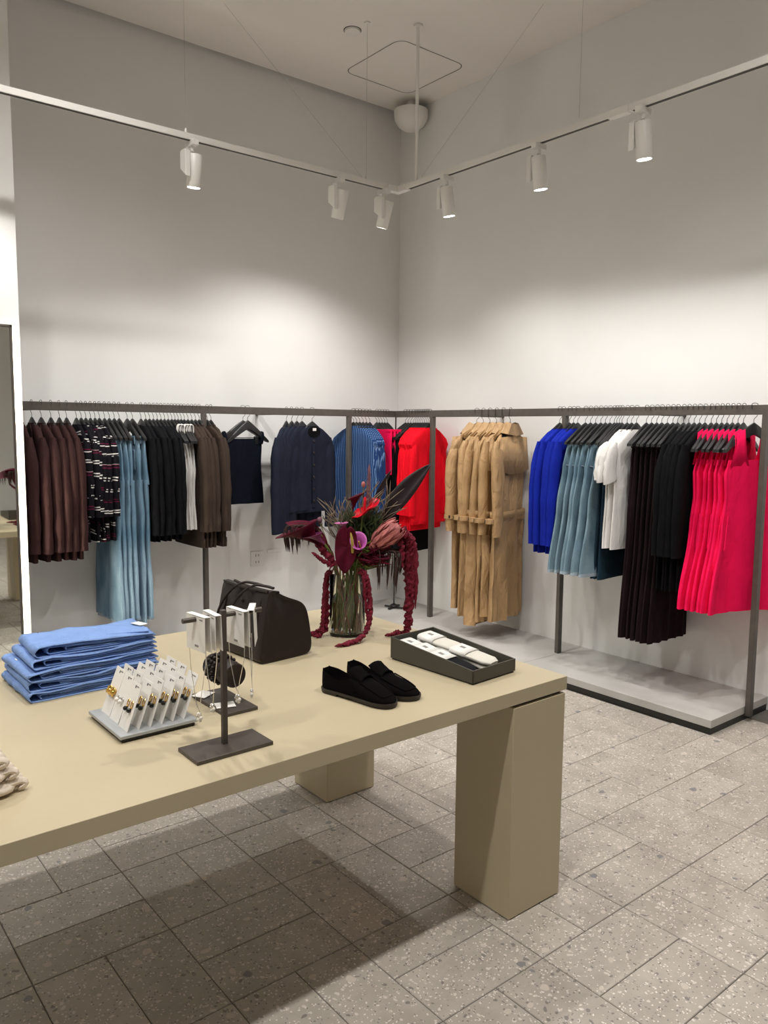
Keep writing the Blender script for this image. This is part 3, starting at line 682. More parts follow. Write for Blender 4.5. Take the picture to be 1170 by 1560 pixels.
def b_trench(g, s, i):
    m = M['trench']
    hem = -1.475 + .045*math.sin(s*1.3)
    drape(SHO + [(-.36, .215, .022, .006, 0, 0), (-.66, .21, .020, .010, 0, 0), (-.72, .20, .018, .010, 0, 0), (-.80, .21, .020, .013, 0, 0), (-1.1, .21, .022, .020, 0, 0), (hem, .215, .025, .025, 0, 0)], s, 2.6, 48, .016).build('body', m, g)
    for sd in (-1, 1):
        sv = sleeve_mb(sd, -.225, .64, .060+.008*math.sin(s*3), .050, s, out=.03+.02*math.sin(s*5), fwd=-.03*math.sin(s*2+sd), wallside=1 if i == 0 else -1).build('sleeve', m, g)
        su = .182 if sd == (1 if i == 0 else -1) else .222
        MB().tube([(sd*su, -.008, -.745), (sd*su, -.008, -.775)], .056, 14, .68, up=(1, 0, 0)).build('cuff_strap', m, sv)
        MB().box((sd*(su+.035), -.034, -.76), (.016, .010, .022)).build('buckle', M['button'], sv, bevel=.003)
        MB().box((sd*.11, -.035, -.135-.07*.5), (.11, .008, .035), 0, Matrix.Rotation(sd*.5, 3, 'Y')).build('epaulette', m, g, bevel=.002)
    # broad collar: two leaves folded down around the neck
    for sd in (-1, 1):
        pts = [(sd*.005, -.040, -.235), (sd*.05, -.034, -.108), (sd*.065, .004, -.092), (sd*.05, .036, -.100), (sd*.0, .042, -.104)]
        low = [(sd*.075, -.048, -.270), (sd*.145, -.044, -.205), (sd*.135, .002, -.165), (sd*.115, .044, -.175), (sd*.0, .050, -.185)]
        MB().grid([pts, low]).build('collar', m, g, smooth=False, solid=.006)
    # storm flap across the back and belt
    MB().grid([[(-.19+.38*k/10, .034+.006*math.sin(k), -.185-.01*abs(5-k)/5) for k in range(11)], [(-.215+.43*k/10, .042+.006*math.sin(k), -.42-.03*math.sin(k/10*PI)) for k in range(11)]]).build('storm_flap', m, g, solid=.005)
    MB().loft([[(.226*math.copysign(abs(math.cos(2*PI*k/36))**.75, math.cos(2*PI*k/36)), .040*math.copysign(abs(math.sin(2*PI*k/36))**.6, math.sin(2*PI*k/36)), z) for k in range(36)] for z in (-.70, -.745)], False, False).build('belt', m, g, solid=.005)
    MB().box((-.04, -.05, -.86), (.04, .01, .30), 0, Matrix.Rotation(.12, 3, 'Y')).build('belt_end', m, g, bevel=.002)
    buttons(g, (-.07, .05), (-.40, -.55), -.042, .012)
hang('trn', 'trench_coat', 'long camel trench coat', 'coat', [4.036, 3.972, 3.908, 3.844, 3.780, 3.716], 'r', b_trench, 'camel trench coats on the right rail', 'from the corner', rot=[-.12, .08+PI, .05+PI, .16+PI, .12+PI, .26+PI])
def b_blue(g, s, i):
    m = M['cobalt']
    sleeved(g, m, -.92, s, .212, .014, .004, 2.2, .70, (.048, .040)); neckband(g, m, .08, h=.02, th=.015)
hang('blu', 'cobalt_sweater', 'cobalt blue knitted top', 'top', [3.290, 3.262, 3.212, 3.180, 3.148], 'r', b_blue, 'cobalt blue tops at the middle post', 'from the corner')
def b_skirt(g, s, i):
    m = M['skirt']; top = -.205
    drape([(top-.04, .168, .011, 0, 0, 0), (top-.15, .198, .016, .003, 0, 0), (top-.40, .225, .018, .008, -.015, 0), (top-.80, .255, .020, .013, -.045, 0)], s, 2.4).build('body', m, g)
    MB().loft([[(a*math.cos(2*PI*k/30), b*math.sin(2*PI*k/30), z) for k in range(30)] for z, a, b in ((top-.002, .160, .010), (top, .164, .012), (top-.044, .172, .014))]).build('waistband', m, g)
    for sd in (-1, 1):
        MB().tube(cr([(sd*.07, -.020, top-.05), (sd*.09, -.023, top-.12), (sd*.14, -.021, top-.155), (sd*.185, -.014, top-.15)], 4), .0025, 5).build('pocket_seam', M['seam'], g)
    for u in (-.13, -.05, .05, .13): MB().box((u, -.0145, top-.022), (.011, .004, .05)).build('belt_loop', m, g)
    drape([(top-.788, .254, .022, .013, -.045, 0), (top-.808, .257, .022, .013, -.045, 0)], s, 2.4).build('hem_seam', M['seam'], g)
hang('skt', 'denim_skirt', 'washed blue denim skirt', 'skirt', [3.088, 3.050, 3.012, 2.974, 2.940, 2.908, 2.876], 'r', b_skirt, 'denim skirts between blue tops and white tees', 'from the corner', 'c')
def b_shorts(g, s, i):
    m = M['darkdenim']
    drape([(-.225, .165, .011, 0, 0, 0), (-.40, .18, .010, .003, 0, 0), (-1.03, .20, .010, .004, 0, 0)], s, 2).build('body', m, g)
    MB().box((0, 0, -.228), (.335, .025, .045)).build('waistband', m, g, bevel=.004)
hang('sho', 'dark_denim_skirt', 'dark denim skirt', 'skirt', [2.858, 2.840, 2.822], 'r', b_shorts, 'dark denim skirts beside the white tees', 'from the washed denim skirts', 'c')
def b_tee(g, s, i):
    m = M['whitejersey']
    drape(SHO + [(-.32, .20, .013, .003, 0, 0), (-.5, .19, .014, .006, 0, 0), (-.835, .205, .015, .007, 0, 0)], s, 2.2).build('body', m, g)
    for sd in (-1, 1):
        sleeve_mb(sd, -.215, .22, .050, .064, s, u0=.182, out=.055, flat=.30).build('sleeve', m, g)
    neckband(g, m, .085, h=.018, th=.014)
hang('tee', 'white_tee', 'white short-sleeved tee', 'tee', [2.786, 2.756, 2.722], 'r', b_tee, 'white tees on the right rail', 'from the denim skirts')
def b_pleat(g, s, i):
    m = M['pleat']
    drape([(-.225, .14, .011, .001, 0, 0), (-.30, .15, .013, .003, 0, 0), (-.7, .168, .014, .006, 0, 0), (-1.345, .205, .016, .009, -.01, 0)], s, 5, 64).build('legs', m, g)
    MB().box((0, 0, -.224), (.282, .024, .036)).build('waistband', m, g, bevel=.004)
hang('plt', 'pleated_trousers', 'aubergine pleated trousers', 'trousers', [2.656, 2.622, 2.588, 2.556, 2.520, 2.486, 2.456], 'r', b_pleat, 'aubergine pleated trousers on the right rail', 'from the white tees', 'c')
def b_long(g, s, i):
    m = M['blackcloth']
    sleeved(g, m, -1.02, s, .208, .014, .004, 2.4, .66, (.048, .04)); neckband(g, m, .06, h=.03, th=.016)
hang('lng', 'black_jacket', 'long black jacket', 'jacket', [2.420, 2.388, 2.356, 2.324, 2.292], 'r', b_long, 'long black jackets before the pink dresses', 'from the pleated trousers')
def b_dress(g, s, i):
    m = M['hotpink']; last = i == 7
    for sd in (-1, 1):
        MB().grid([[(sd*(.062+.05*k/4), .013, -.128-.02*k/4) for k in range(5)], [(sd*(.055+.055*k/4), .017, -.22) for k in range(5)], [(sd*(.03+.115*k/4), .018, -.32) for k in range(5)]]).build('strap', m, g, solid=.004)
        MB().grid([[(sd*(.062+.05*k/4), -.013, -.128-.02*k/4) for k in range(5)], [(sd*(.055+.055*k/4), -.017, -.22) for k in range(5)], [(sd*(.03+.115*k/4), -.018, -.32) for k in range(5)]]).build('strap', m, g, solid=.004)
    th = .012 if not last else .018
    drape([(-.29, .135, th, .001, 0, 0), (-.36, .165, th*1.1, .002, 0, 0), (-.5, .155, th*1.1, .003, 0, 0), (-.62, .175, th*1.2, .004, 0, 0), (-1.09, .25, th*1.5, .009, -.025, 0)], s, 2.2).build('body', m, g)
    for sd in (-1, 1): MB().tube(cr([(sd*.148, -.019, -.58), (sd*.165, -.021, -.66), (sd*.178, -.022, -.76)], 4), .004, 6).build('pocket_welt', m, g)
hang('drs', 'pink_dress', 'hot pink sleeveless dress', 'dress', [2.256, 2.226, 2.196, 2.166, 2.136, 2.106, 2.076, 2.020], 'r', b_dress, 'hot pink dresses at the rail end', 'from the long black jackets', rot=[.03, -.02, .02, 0, .03, -.03, .02, -.42])

# ================================================================== things on the table
M['bluecotton'] = fabric('sky_blue_cotton', (.22, .345, .66), rough=.75, var=.05, bump=.15, crease=.7)
M['bluedark'] = fabric('sky_blue_inside', (.17, .28, .58), rough=.8, var=.05)
M['cream'] = fabric('cream_cotton', (.72, .63, .53), var=.05, bump=.3)
M['leather'] = mat('dark_brown_leather', (.014, .0078, .0062), .42, var=.15, scale=25, bump=.25, bscale=180, spec=.35)
M['suede'] = fabric('black_suede', (.004, .003, .0035), rough=.95, var=.2, spec=.05, crease=0)
M['sole'] = mat('dark_sole', (.018, .013, .010), .5)
M['traym'] = mat('olive_grey_board', (.060, .055, .042), .6, var=.06, scale=12)
M['sock_w'] = fabric('white_rib_sock', (.66, .63, .56), var=.05, bump=.5)
M['sock_b'] = fabric('black_rib_sock', (.010, .010, .012), var=.1, bump=.5)
M['gold'] = mat('gold', (.80, .52, .16), .22, metal=1, var=.05)
M['silver'] = mat('silver', (.80, .79, .76), .2, metal=1, var=.04)
M['pearl'] = mat('pearl', (.82, .77, .70), .2, var=.03)
M['bead'] = mat('black_bead', (.006, .006, .007), .15)
M['greytop'] = mat('silver_grey_board', (.40, .42, .43), .4, var=.03, metal=.2)
M['standm'] = mat('bronze_lacquer', (.075, .062, .052), .4, metal=.2, var=.06)
M['ink'] = mat('grey_print', (.25, .24, .23), .8)
def glass_mat():
    m, N, L, b = new_mat('clear_glass')
    b.inputs['Base Color'].default_value = (.97, .985, .97, 1); b.inputs['Roughness'].default_value = .01
    b.inputs['Transmission Weight'].default_value = 1.0; b.inputs['IOR'].default_value = 1.45
    return m
M['glass'] = glass_mat()
M['water'] = glass_mat(); M['water'].name = 'vase_water'
M['water'].node_tree.nodes['Principled BSDF'].inputs['IOR'].default_value = 1.33
M['water'].node_tree.nodes['Principled BSDF'].inputs['Base Color'].default_value = (.93, .95, .86, 1)

# ---- five folded light blue garments
def folded(name, label, cat, loc, rz, L_, D_, H_, seed, m, m2, group, tagm=None):
    """garment folded in layers: each layer a C-shaped sheet, round fold on the -X side"""
    t = thing(name, label, cat, loc, rz, group); rnd = random.Random(seed)
    def sheet(x0, x1, h0, h1, d, th, ny=9):
        prof = []; r = (h1-h0)/2; cz = (h0+h1)/2
        for k in range(8): prof.append((x1-(x1-x0-r)*k/8, h1))
        for k in range(9): a = PI/2+PI*k/8; prof.append((x0+r+r*math.cos(a), cz+r*math.sin(a)))
        for k in range(1, 9): prof.append((x0+r+(x1-x0-r)*k/8, h0))
        P = []
        for j in range(ny):
            y = -d/2 + d*j/(ny-1); row = []
            for (x, z) in prof:
                up_ = (z-h0)/max(1e-4, h1-h0)
                w_ = noise.noise(Vector((x*11+seed, y*9, seed*2+up_*.5)))
                edge = .009*noise.noise(Vector((x*16, seed*3, j*5.0)))
                row.append((x + edge, y + .010*noise.noise(Vector((x*14, seed, up_*3))), max(h0, z + .0075*w_*(.2+up_)) if z > h0+1e-4 else h0))
            P.append(row)
        return MB().grid(P)
    sheet(-L_/2, L_/2-.01*rnd.random(), .0015, H_-.0015, D_, .003).build('outer_layer', m, t, solid=.003)
    sheet(-L_/2+.035, L_/2+.008, .007, H_-.008, D_-.012, .003).build('middle_layer', m2, t, solid=.003)
    sheet(-L_/2+.09, L_/2-.02, .0115, H_-.0125, D_-.02, .002).build('inner_layer', m, t, solid=.003)
    if tagm:
        MB().tube([(-L_/2+.055, -D_/2-.002, H_*.55), (-L_/2+.055, -D_/2*.2, H_+.001), (-L_/2+.055, D_/2, H_+.001)], .0008, 5).build('seam_cord', M['bead'], t)
        MB().box((-L_/2+.012, .045, H_-.004), (.012, .02, .002), .2, Matrix.Rotation(-.7, 3, 'Y')).build('label', tagm, t)
    return t
hz = [.028, .029, .031, .027, .031]; z = TT+.0005
lbs = ['lowest folded sky blue garment of the pile of five', 'second folded sky blue garment up from the tabletop', 'middle folded sky blue garment of the pile of five', 'fourth folded sky blue garment, just below the top one', 'topmost folded sky blue garment with a white label showing']
for i in range(5):
    ox = [0, .002, -.002, .010, .018][i]; oy = [0, .0, .0, -.004, -.006][i]
    t = folded('folded_shirt', lbs[i], 'folded clothes', (.795+ox, 2.495+oy, z), R([1, -1, 2, 0, -2][i]), [.40, .39, .39, .375, .36][i], [.285, .275, .262, .228, .195][i], hz[i]-.0006, 11+i*5, M['bluecotton'], M['bluedark'], 'pile of folded sky blue garments', M['tagw'])
    z += hz[i]
    if i == 4:
        MB().box((.175, .02, hz[4]+.002), (.03, .05, .0015), .3).build('size_sticker', M['tagw'], t)
        MB().box((.11, -.05, hz[4]+.001), (.13, .05, .005), -.25).build('turned_corner', M['bluecotton'], t, bevel=.002)
# ---- cream knitted pieces at the table's left
z = TT+.0005
for i, (h, w, lb) in enumerate(((.030, .30, 'lowest of the gathered cream garments in the pile'), (.030, .285, 'second gathered cream garment up in the pile'), (.028, .27, 'third gathered cream garment up in the pile'), (.030, .235, 'topmost cream garment with gathered cuff'))):
    t = thing('folded_knit', lb, 'folded clothes', (.28-.008*i, 1.86+.004*i, z), R(6-3*i), 'pile of cream garments')
    rings = []
    for k in range(19):
        x = -w/2 + w*k/18; e = 1 - max(0, (k-15)/3)**2*.45
        if k < 2: e = .8
        rg = []
        for q in range(28):
            a = 2*PI*q/28; c, s = math.cos(a), math.sin(a)
            y_ = .105*e*math.copysign(abs(c)**.5, c); z_ = h/2*e*math.copysign(abs(s)**.7, s)*.93
            wv = noise.noise(Vector((x*8, y_*55+i*7, i*3.3)))*.006
            rg.append((x + (.012*noise.noise(Vector((y_*40, z_*60, i*2+.5))) if k > 14 else 0), y_, max(0, h/2 + z_ + wv*(.4+.6*(s > -.3)))))
        rings.append(rg)
    MB().loft(rings).build('body', M['cream'], t)
    for q in range(7):
        yy = -.085+.028*q
        MB().tube(cr([(w/2-.035, yy, h*.75), (w/2-.008, yy+.004*math.sin(q*2), h*.8), (w/2+.004, yy+.006*math.sin(q), h*.5), (w/2-.012, yy, h*.2)], 4), [.006]+[.0085]*11+[.005], 8, .8).build('gather', M['cream'], t)
    z += h

# ---- earring display: base with slotted board, three rows of leaning cards
t = thing('earring_display_base', 'grey square display board on black base holding white earring cards', 'display stand', (.803, 2.025, TT))
MB().box((0, 0, .006), (.200, .224, .010)).build('base', M['plinth'], t, bevel=.002)
MB().box((0, 0, .015), (.212, .236, .009)).build('top_board', M['greytop'], t, bevel=.0015)
def card_mb(w, h, th=.0012): return MB().box((0, 0, h/2), (th, w, h))
rows = [(1.955, 'front'), (2.025, 'middle'), (2.092, 'back')]
lean = R(20)
for ri, (yy, rn) in enumerate(rows):
    for ci in range(6):
        x = .722 + .031*ci + .002*ri
        hh = .122 if ri == 0 else .128
        g = thing('earring_card', ORD[ci] + ' white earring card in the ' + rn + ' row, counted from the folded blue pile', 'earring card', (x, yy, TT+.0197), 0, 'white earring cards on the display board')
        Mx = Matrix.Rotation(lean + .04*math.sin(ci*3+ri), 4, 'Y')
        def tr(mb):
            mb.v = [tuple(Mx @ Vector(p)) for p in mb.v]; return mb
        tr(card_mb(.060, hh)).build('card', M['tagw'], g, smooth=False)
        tr(MB().box((-.0009, -.012, hh-.008), (.0006, .014, .003))).build('print', M['ink'], g, smooth=False)
        tr(MB().box((-.0009, .0, hh-.010), (.0006, .004, .007))).build('hang_hole', M['bead'], g, smooth=False)
        for sd in (-1, 1):
            y2 = sd*.0115; z2 = hh*.46
            if ri == 0:
                e = tr(MB().tube([(-.002, y2+.006*math.cos(a), z2+.010+.010*math.sin(a)) for a in [2*PI*k/12 for k in range(13)]], .0016, 6)).build('gold_hoop', M['gold'], g)
                tr(MB().sphere((-.006, y2, z2-.005), .0062, 10, 6)).build('black_drop', M['bead'], e)
            elif ri == 1:
                e = tr(MB().tube([(-.003, y2+.007*math.cos(a), z2+.007*math.sin(a)) for a in [2*PI*k/12 for k in range(13)]], .002, 6)).build('silver_hoop', M['silver'], g)
                tr(MB().sphere((-.008, y2, z2-.004), .006, 8, 6)).build('pearl_drop', M['pearl'], e)
            else:
                tr(MB().tube([(-.007+.003*math.sin(3*a), y2+(.008+.003*math.cos(3*a))*math.cos(2*a), z2+.004+(.008+.003*math.cos(3*a))*math.sin(2*a)) for a in [2*PI*k/36 for k in range(37)]], .0034, 7)).build('gold_knot', M['gold'], g)

# ---- necklace stand with four hanging cards
t = thing('necklace_stand', 'bronze T-shaped necklace stand with flat rectangular foot near table edge', 'display stand', (.897, 1.725, TT))
MB().box((0, 0, .005), (.208, .108, .010)).build('foot', M['standm'], t, bevel=.0015)
MB().box((0, .008, .18), (.013, .013, .342)).build('post', M['standm'], t, bevel=.001)
MB().tube([(-.107, .008, .338), (.107, .008, .338)], .0062, 10).build('crossbar', M['standm'], t)
cards = [(-.066, 6, .082, .088, .215), (-.030, -4, .078, .088, .20), (.040, 4, .080, .092, .19), (.080, -34, .082, .092, .185)]
nm = ['necklace card at the free end of the crossbar', 'necklace card just before the post', 'necklace card just past the post', 'turned necklace card nearest the brown bag']
for i, (dx, a, w, h, drop) in enumerate(cards):
    g = thing('necklace_card', 'white ' + nm[i], 'necklace card', (.897+dx, 1.733, TT+.338), R(a), 'necklace cards on the T stand')
    MB().box((.0088, 0, -h/2+.010), (.001, w, h), 0, Matrix.Rotation(-.04, 3, 'Y')).build('front_leaf', M['tagw'], g, smooth=False)
    MB().box((-.0076, 0, -h/2+.010), (.001, w, h-.004)).build('back_leaf', M['tagw'], g, smooth=False)
    MB().box((0, 0, .0100), (.0165, w, .001)).build('fold', M['tagw'], g, smooth=False)
    MB().box((-.0084, -w*.3, .002), (.0006, .014, .003)).build('print', M['ink'], g, smooth=False)
    MB().box((-.0084, -.004, -h+.024), (.0006, .016, .005)).build('price_print', M['ink'], g, smooth=False)
    zb = -h+.014; zd = -drop-h*.2
    ch = MB().tube([(-.004, w*.46, zb+.01), (-.003, w*.40, zb-.05), (-.002, .012, zd+.02), (0, .0, zd), (-.001, -.006, zd+.03), (-.003, -w*.42, zb-.03), (-.004, -w*.46, zb+.01)], .00085, 5).build('chain', M['silver'], g)
    for k in range(6):
        an = 2*PI*k/6
        MB().sphere((-.002, .008*math.cos(an), zd-.012+.008*math.sin(an)), .0045, 7, 5).build('petal_charm', M['pearl' if k % 2 else 'silver'], ch)
# ---- bracelet holder behind it
t = thing('bracelet_stand', 'low bronze stand with dark padded bracelet roll on a narrow foot', 'display stand', (1.045, 2.02, TT))
MB().box((0, 0, .005), (.104, .212, .010)).build('foot', M['standm'], t, bevel=.0015)
MB().box((0, 0, .04), (.011, .011, .06)).build('post', M['standm'], t, bevel=.001)
MB().loft([[(r*math.cos(2*PI*k/22), y, .100+r*math.sin(2*PI*k/22)) for k in range(22)] for y, r in ((-.066, .026), (-.070, .033), (-.066, .0355), (.062, .0355), (.068, .031), (.064, .02))]).build('padded_roll', M['leather'], t)
for k, y in enumerate((-.005, .016, .034)):
    g = thing('bracelet', ['dark beaded bracelet around the middle of the padded roll', 'dark beaded bracelet second along the padded roll', 'dark braided bracelet at the far end of the padded roll'][k], 'bracelet', (1.045, 2.02+y, TT+.100), 0, 'bracelets on the padded roll')
    for q in range(18):
        a = 2*PI*q/18
        MB().sphere((.0395*math.cos(a), .0, .0395*math.sin(a)), .0064, 7, 5).build('bead', M['leather'], g)
for k, (dx, dy, rz, lb) in enumerate(((-.028, .075, .5, 'small white card lying on the bracelet stand foot, far end'), (-.02, -.045, -.3, 'small white card lying on the bracelet stand foot, near end'))):
    c = MB().box((0, 0, .001), (.055, .045, .0012)).build('price_card', M['tagw'], None, smooth=False, loc=(1.045+dx, 2.02+dy, TT+.0115), rotz=rz); tag(c, lb, 'card')

# ---- dark brown leather bag
bg = thing('leather_bag', 'dark brown leather weekend bag with two thin loop handles', 'bag', (1.315, 2.275, TT), R(4))
prof = [(0, 0), (.07, 0), (.15, 0), (.212, 0), (.222, .03), (.224, .09), (.216, .155), (.196, .190), (.150, .206), (.105, .226), (.078, .244), (.060, .246), (.050, .236), (.036, .17), (.018, .09), (.003, .02)]
rings = []
for k, y in enumerate((0, .004, .03, .08, .16, .24, .30, .330, .334)):   # near end pinched inwards
    e = (0, .6, 1, 1, 1, 1, 1, .6, 0)[k]; rg = []
    for (x, z) in prof:
        cx, cz = .12, .10
        sink = .038*(1-e)*max(0, z/.25) + .022*(1-e)*math.exp(-((x-.13)/.045)**2)*(z > 0)
        xx = cx+(x-cx)*(.97+.03*e); zz = z*(.985+.015*e)
        yy = y + (sink if k < 4 else -sink) + .006*noise.noise(Vector((x*20, z*18, y*9)))
        xx += .007*noise.noise(Vector((x*9+4, z*14, y*14))); zz = max(0, zz - (.012*math.sin(PI*y/.334) if z > .2 else 0))
        rg.append((xx, yy, zz if z > 0 else 0))
    rings.append(rg)
o = MB().loft(rings).build('body', M['leather'], bg)
sub = o.modifiers.new('soft', 'SUBSURF'); sub.levels = 2; sub.render_levels = 2
for y in (.06, .27):     # gusset creases on the near end and seams on the front
    MB().tube(cr([(.010, y, .05), (.022, y+.004, .12), (.040, y, .19), (.056, y-.002, .232)], 5), .0026, 6).build('seam', M['leather'], bg)
MB().tube(cr([(.052, .03, .240), (.047, .1, .240), (.045, .2, .238), (.05, .305, .240)], 5), .0045, 8).build('opening_piping', M['leather'], bg)
MB().tube(cr([(.095, .03, .232), (.088, .1, .229), (.088, .22, .229), (.095, .305, .234)], 5), .006, 8).build('frame_ridge', M['leather'], bg)
for off, yy in ((0, .20), (.075, .13)):
    h = MB().tube(cr([(.000-.004, yy+.075, .085), (.012-.012, yy+.062, .15), (.040-.014, yy+.03, .215), (.062-.008, yy-.012, .244+.005), (.070, yy-.06, .252), (.075, yy-.10, .250)], 6), .0062, 8, .7).build('handle', M['leather'], bg)
for y in (.10, .17): MB().sphere((.036, y, .190), .0075, 8, 6, (.5, 1, 1)).build('rivet', M['leather'], bg)

# ---- black suede loafers
def loafer(label, loc, rz, mir):
    t = thing('loafer', label, 'shoe', loc, rz, 'pair of black suede loafers')
    Ls = .262
    def wid(s): return (.033 + .0115*math.sin(min(1, s/.75)*PI/2) - .001) * math.sqrt(max(.02, 1-max(0, (s-.72)/.285)**2.2)) * math.sqrt(max(.30, 1-max(0, (.12-s)/.125)**2.4))
    def bend(s): return mir*(.010*math.sin(s*PI) - .004*s)
    def col(s): return .070 - .024*min(1, s/.28) if s < .28 else .046 + .022*min(1, (s-.28)/.19)     # collar / throat height
    def top(s): return .020 + .052*max(0, (1-s)/.53)**.8                                                 # vamp height
    rings = []
    for k in range(25):
        s = k/24; w_ = wid(s); b = bend(s); open_ = max(0, min(1, (.47-s)/.05)) if s > .03 else 0; y = -Ls*(s-.5)
        H = (col(s) if s <= .03 else col(s)*open_ + (top(s)*.80)*(1-open_)) if s < .5 else top(s)*.80
        T_ = top(s) if s > .42 else col(s)
        pts = [(-w_, .012), (-w_*1.04, .012+(H-.012)*.35), (-w_*(.98-.08*open_), .012+(H-.012)*.75), (-w_*(.86), H)]
        inn = [(-w_*.80, H*.98), (-w_*.74, H*.6), (-w_*.6, .022), (0, .020), (w_*.6, .022), (w_*.74, H*.6), (w_*.80, H*.98)]
        arch = [(-w_*.78, H+.002), (-w_*.6, H+(T_-H)*.6), (-w_*.35, H+(T_-H)*.9), (0, T_), (w_*.35, H+(T_-H)*.9), (w_*.6, H+(T_-H)*.6), (w_*.78, H+.002)]
        mid = [(a[0]*open_+c[0]*(1-open_), a[1]*open_+c[1]*(1-open_)) for a, c in zip(inn, arch)]
        out = pts + mid + [(-p[0], p[1]) for p in reversed(pts)]
        rings.append([(x+b, y, z) for x, z in out])
    MB().loft(rings).build('upper', M['suede'], t)
    ol = [(wid(k/30)*1.07+.001, k/30) for k in range(31)]
    loop = [(w_+bend(s), -Ls*1.02*(s-.5)) for w_, s in ol] + [(-w_+bend(s), -Ls*1.02*(s-.5)) for w_, s in reversed(ol)]
    MB().loft([[(x, y, z) for x, y in loop] for z in (.0075, .0155)]).build('sole', M['sole'], t)
    hl = [(wid(k/10*.27)*1.05, k/10*.27) for k in range(11)]
    loop = [(w_+bend(s), -Ls*1.02*(s-.5)) for w_, s in hl] + [(-w_+bend(s), -Ls*1.02*(s-.5)) for w_, s in reversed(hl)]
    MB().loft([[(x, y, z) for x, y in loop] for z in (0, .0075)]).build('heel', M['sole'], t)
    fr = [(wid(s)*.98, s) for s in [.5+.5*k/16 for k in range(17)]]
    loop = [(w_+bend(s), -Ls*1.0*(s-.5)) for w_, s in fr] + [(-w_+bend(s), -Ls*1.0*(s-.5)) for w_, s in reversed(fr)]
    MB().loft([[(x, y, z) for x, y in loop] for z in (0.0, .0078)]).build('forefoot_sole', M['sole'], t)
    # strap across the vamp, tongue and apron seam
    st = []
    for k in range(9):
        a = -1+2*k/8; s = .56; st.append([(a*wid(s)*1.02+bend(s), -Ls*(s+.05*q-.5), (top(s)+.004)*(1-.62*abs(a)**2.6)+.003) for q in (-.7, .7)])
    MB().grid(st).build('penny_strap', M['suede'], t, solid=.003)
    MB().grid([[(a*.030+bend(.45), -Ls*(s-.5), z-.006*a*a) for a in (-1, -.5, 0, .5, 1)] for s, z in ((.40, .090), (.45, .081), (.52, .071), (.58, .064))]).build('tongue', M['suede'], t, solid=.003)
    ap = [( -.72*wid(s)+bend(s), -Ls*(s-.5), top(s)*.92) for s in [.60+.30*k/8 for k in range(9)]] + [(a*.62*wid(.92)+bend(.93), -Ls*(.925-.5), top(.92)*.98) for a in (-.5, 0, .5)] + [(.72*wid(s)+bend(s), -Ls*(s-.5), top(s)*.92) for s in [.90-.30*k/8 for k in range(9)]]
    MB().tube(ap, .0022, 6).build('apron_seam', M['suede'], t)
    return t
loafer('black suede loafer, the one nearer to the necklace stand', (1.383, 1.815, TT), R(14), 1)
loafer('black suede loafer, the one nearer to the sock tray', (1.478, 1.822, TT), R(12), -1)

# ---- olive tray with socks
ty = thing('sock_tray', 'olive grey wedge-shaped tray holding folded socks', 'tray', (1.735, 1.691, TT), R(3.5))
TW, TL, TH0, TH1, wt = .212, .378, .046, .080, .005
def wall4(a, b, h0, h1, th, inward):
    (x0, y0), (x1, y1) = a, b; ix, iy = inward
    return MB().add([(x0, y0, .006), (x1, y1, .006), (x1, y1, h1), (x0, y0, h0), (x0+ix*th, y0+iy*th, .006), (x1+ix*th, y1+iy*th, .006), (x1+ix*th, y1+iy*th, h1), (x0+ix*th, y0+iy*th, h0)],
                    [(0, 1, 2, 3), (7, 6, 5, 4), (0, 3, 7, 4), (1, 5, 6, 2), (3, 2, 6, 7), (0, 4, 5, 1)])
wall4((0, 0), (TW, 0), TH0, TH0, wt, (0, 1)).build('front_wall', M['traym'], ty, smooth=False)
wall4((0, TL), (TW, TL), TH1, TH1, wt, (0, -1)).build('back_wall', M['traym'], ty, smooth=False)
wall4((0, 0), (0, TL), TH0, TH1, wt, (1, 0)).build('side_wall', M['traym'], ty, smooth=False)
wall4((TW, 0), (TW, TL), TH0, TH1, wt, (-1, 0)).build('side_wall', M['traym'], ty, smooth=False)
MB().bbox(.004, TW-.004, .004, TL-.004, 0, .010).build('bottom', M['plinth'], ty, smooth=False)
c_, s_ = math.cos(R(3.5)), math.sin(R(3.5))
def sock(kind, x, y, z, rz, pitch, label, ln=.17, wd=.078):
    loc = (1.735+c_*x-s_*y, 1.691+s_*x+c_*y, TT+z)
    g = thing('folded_socks', label, 'socks', loc, R(3.5)+rz, 'folded socks in the olive tray')
    X = Matrix.Rotation(pitch, 4, 'X'); seed = x*50+y*31
    rings = []
    for k in range(15):
        t = k/14; y_ = -ln/2+ln*t; e = min(1, .55+math.sin(PI*min(1, max(0, t)))*1.2)
        rg = []
        for q in range(20):
            a = 2*PI*q/20; c, s = math.cos(a), math.sin(a)
            xx = wd/2*e*math.copysign(abs(c)**.55, c) + .004*noise.noise(Vector((y_*20, seed, 1))); zz = .0085*e*math.copysign(abs(s)**.7, s)+.0085
            rg.append(X @ Vector((xx, y_, zz + .0025*noise.noise(Vector((xx*60, y_*16, seed))))))
        rings.append(rg)
    MB().loft(rings).build('sock', M['sock_w' if kind == 'w' else 'sock_b'], g)
    b = MB(); hw = wd/2*1.04
    b.loft([[X @ Vector((hw*math.copysign(abs(math.cos(2*PI*q/24))**.5, math.cos(2*PI*q/24)), yy, .0095+.0108*math.copysign(abs(math.sin(2*PI*q/24))**.6, math.sin(2*PI*q/24)))) for q in range(24)] for yy in (ln*.06, ln*.47)], False, False)
    bo = b.build('paper_band', M['tagw'], g, solid=.0006)
    pr = MB().box((0, ln*.30, .0208), (.014, .02, .0006)); pr.v = [tuple(X @ Vector(p)) for p in pr.v]; pr.build('print', M['ink'], bo, smooth=False)
pit = R(5.5)
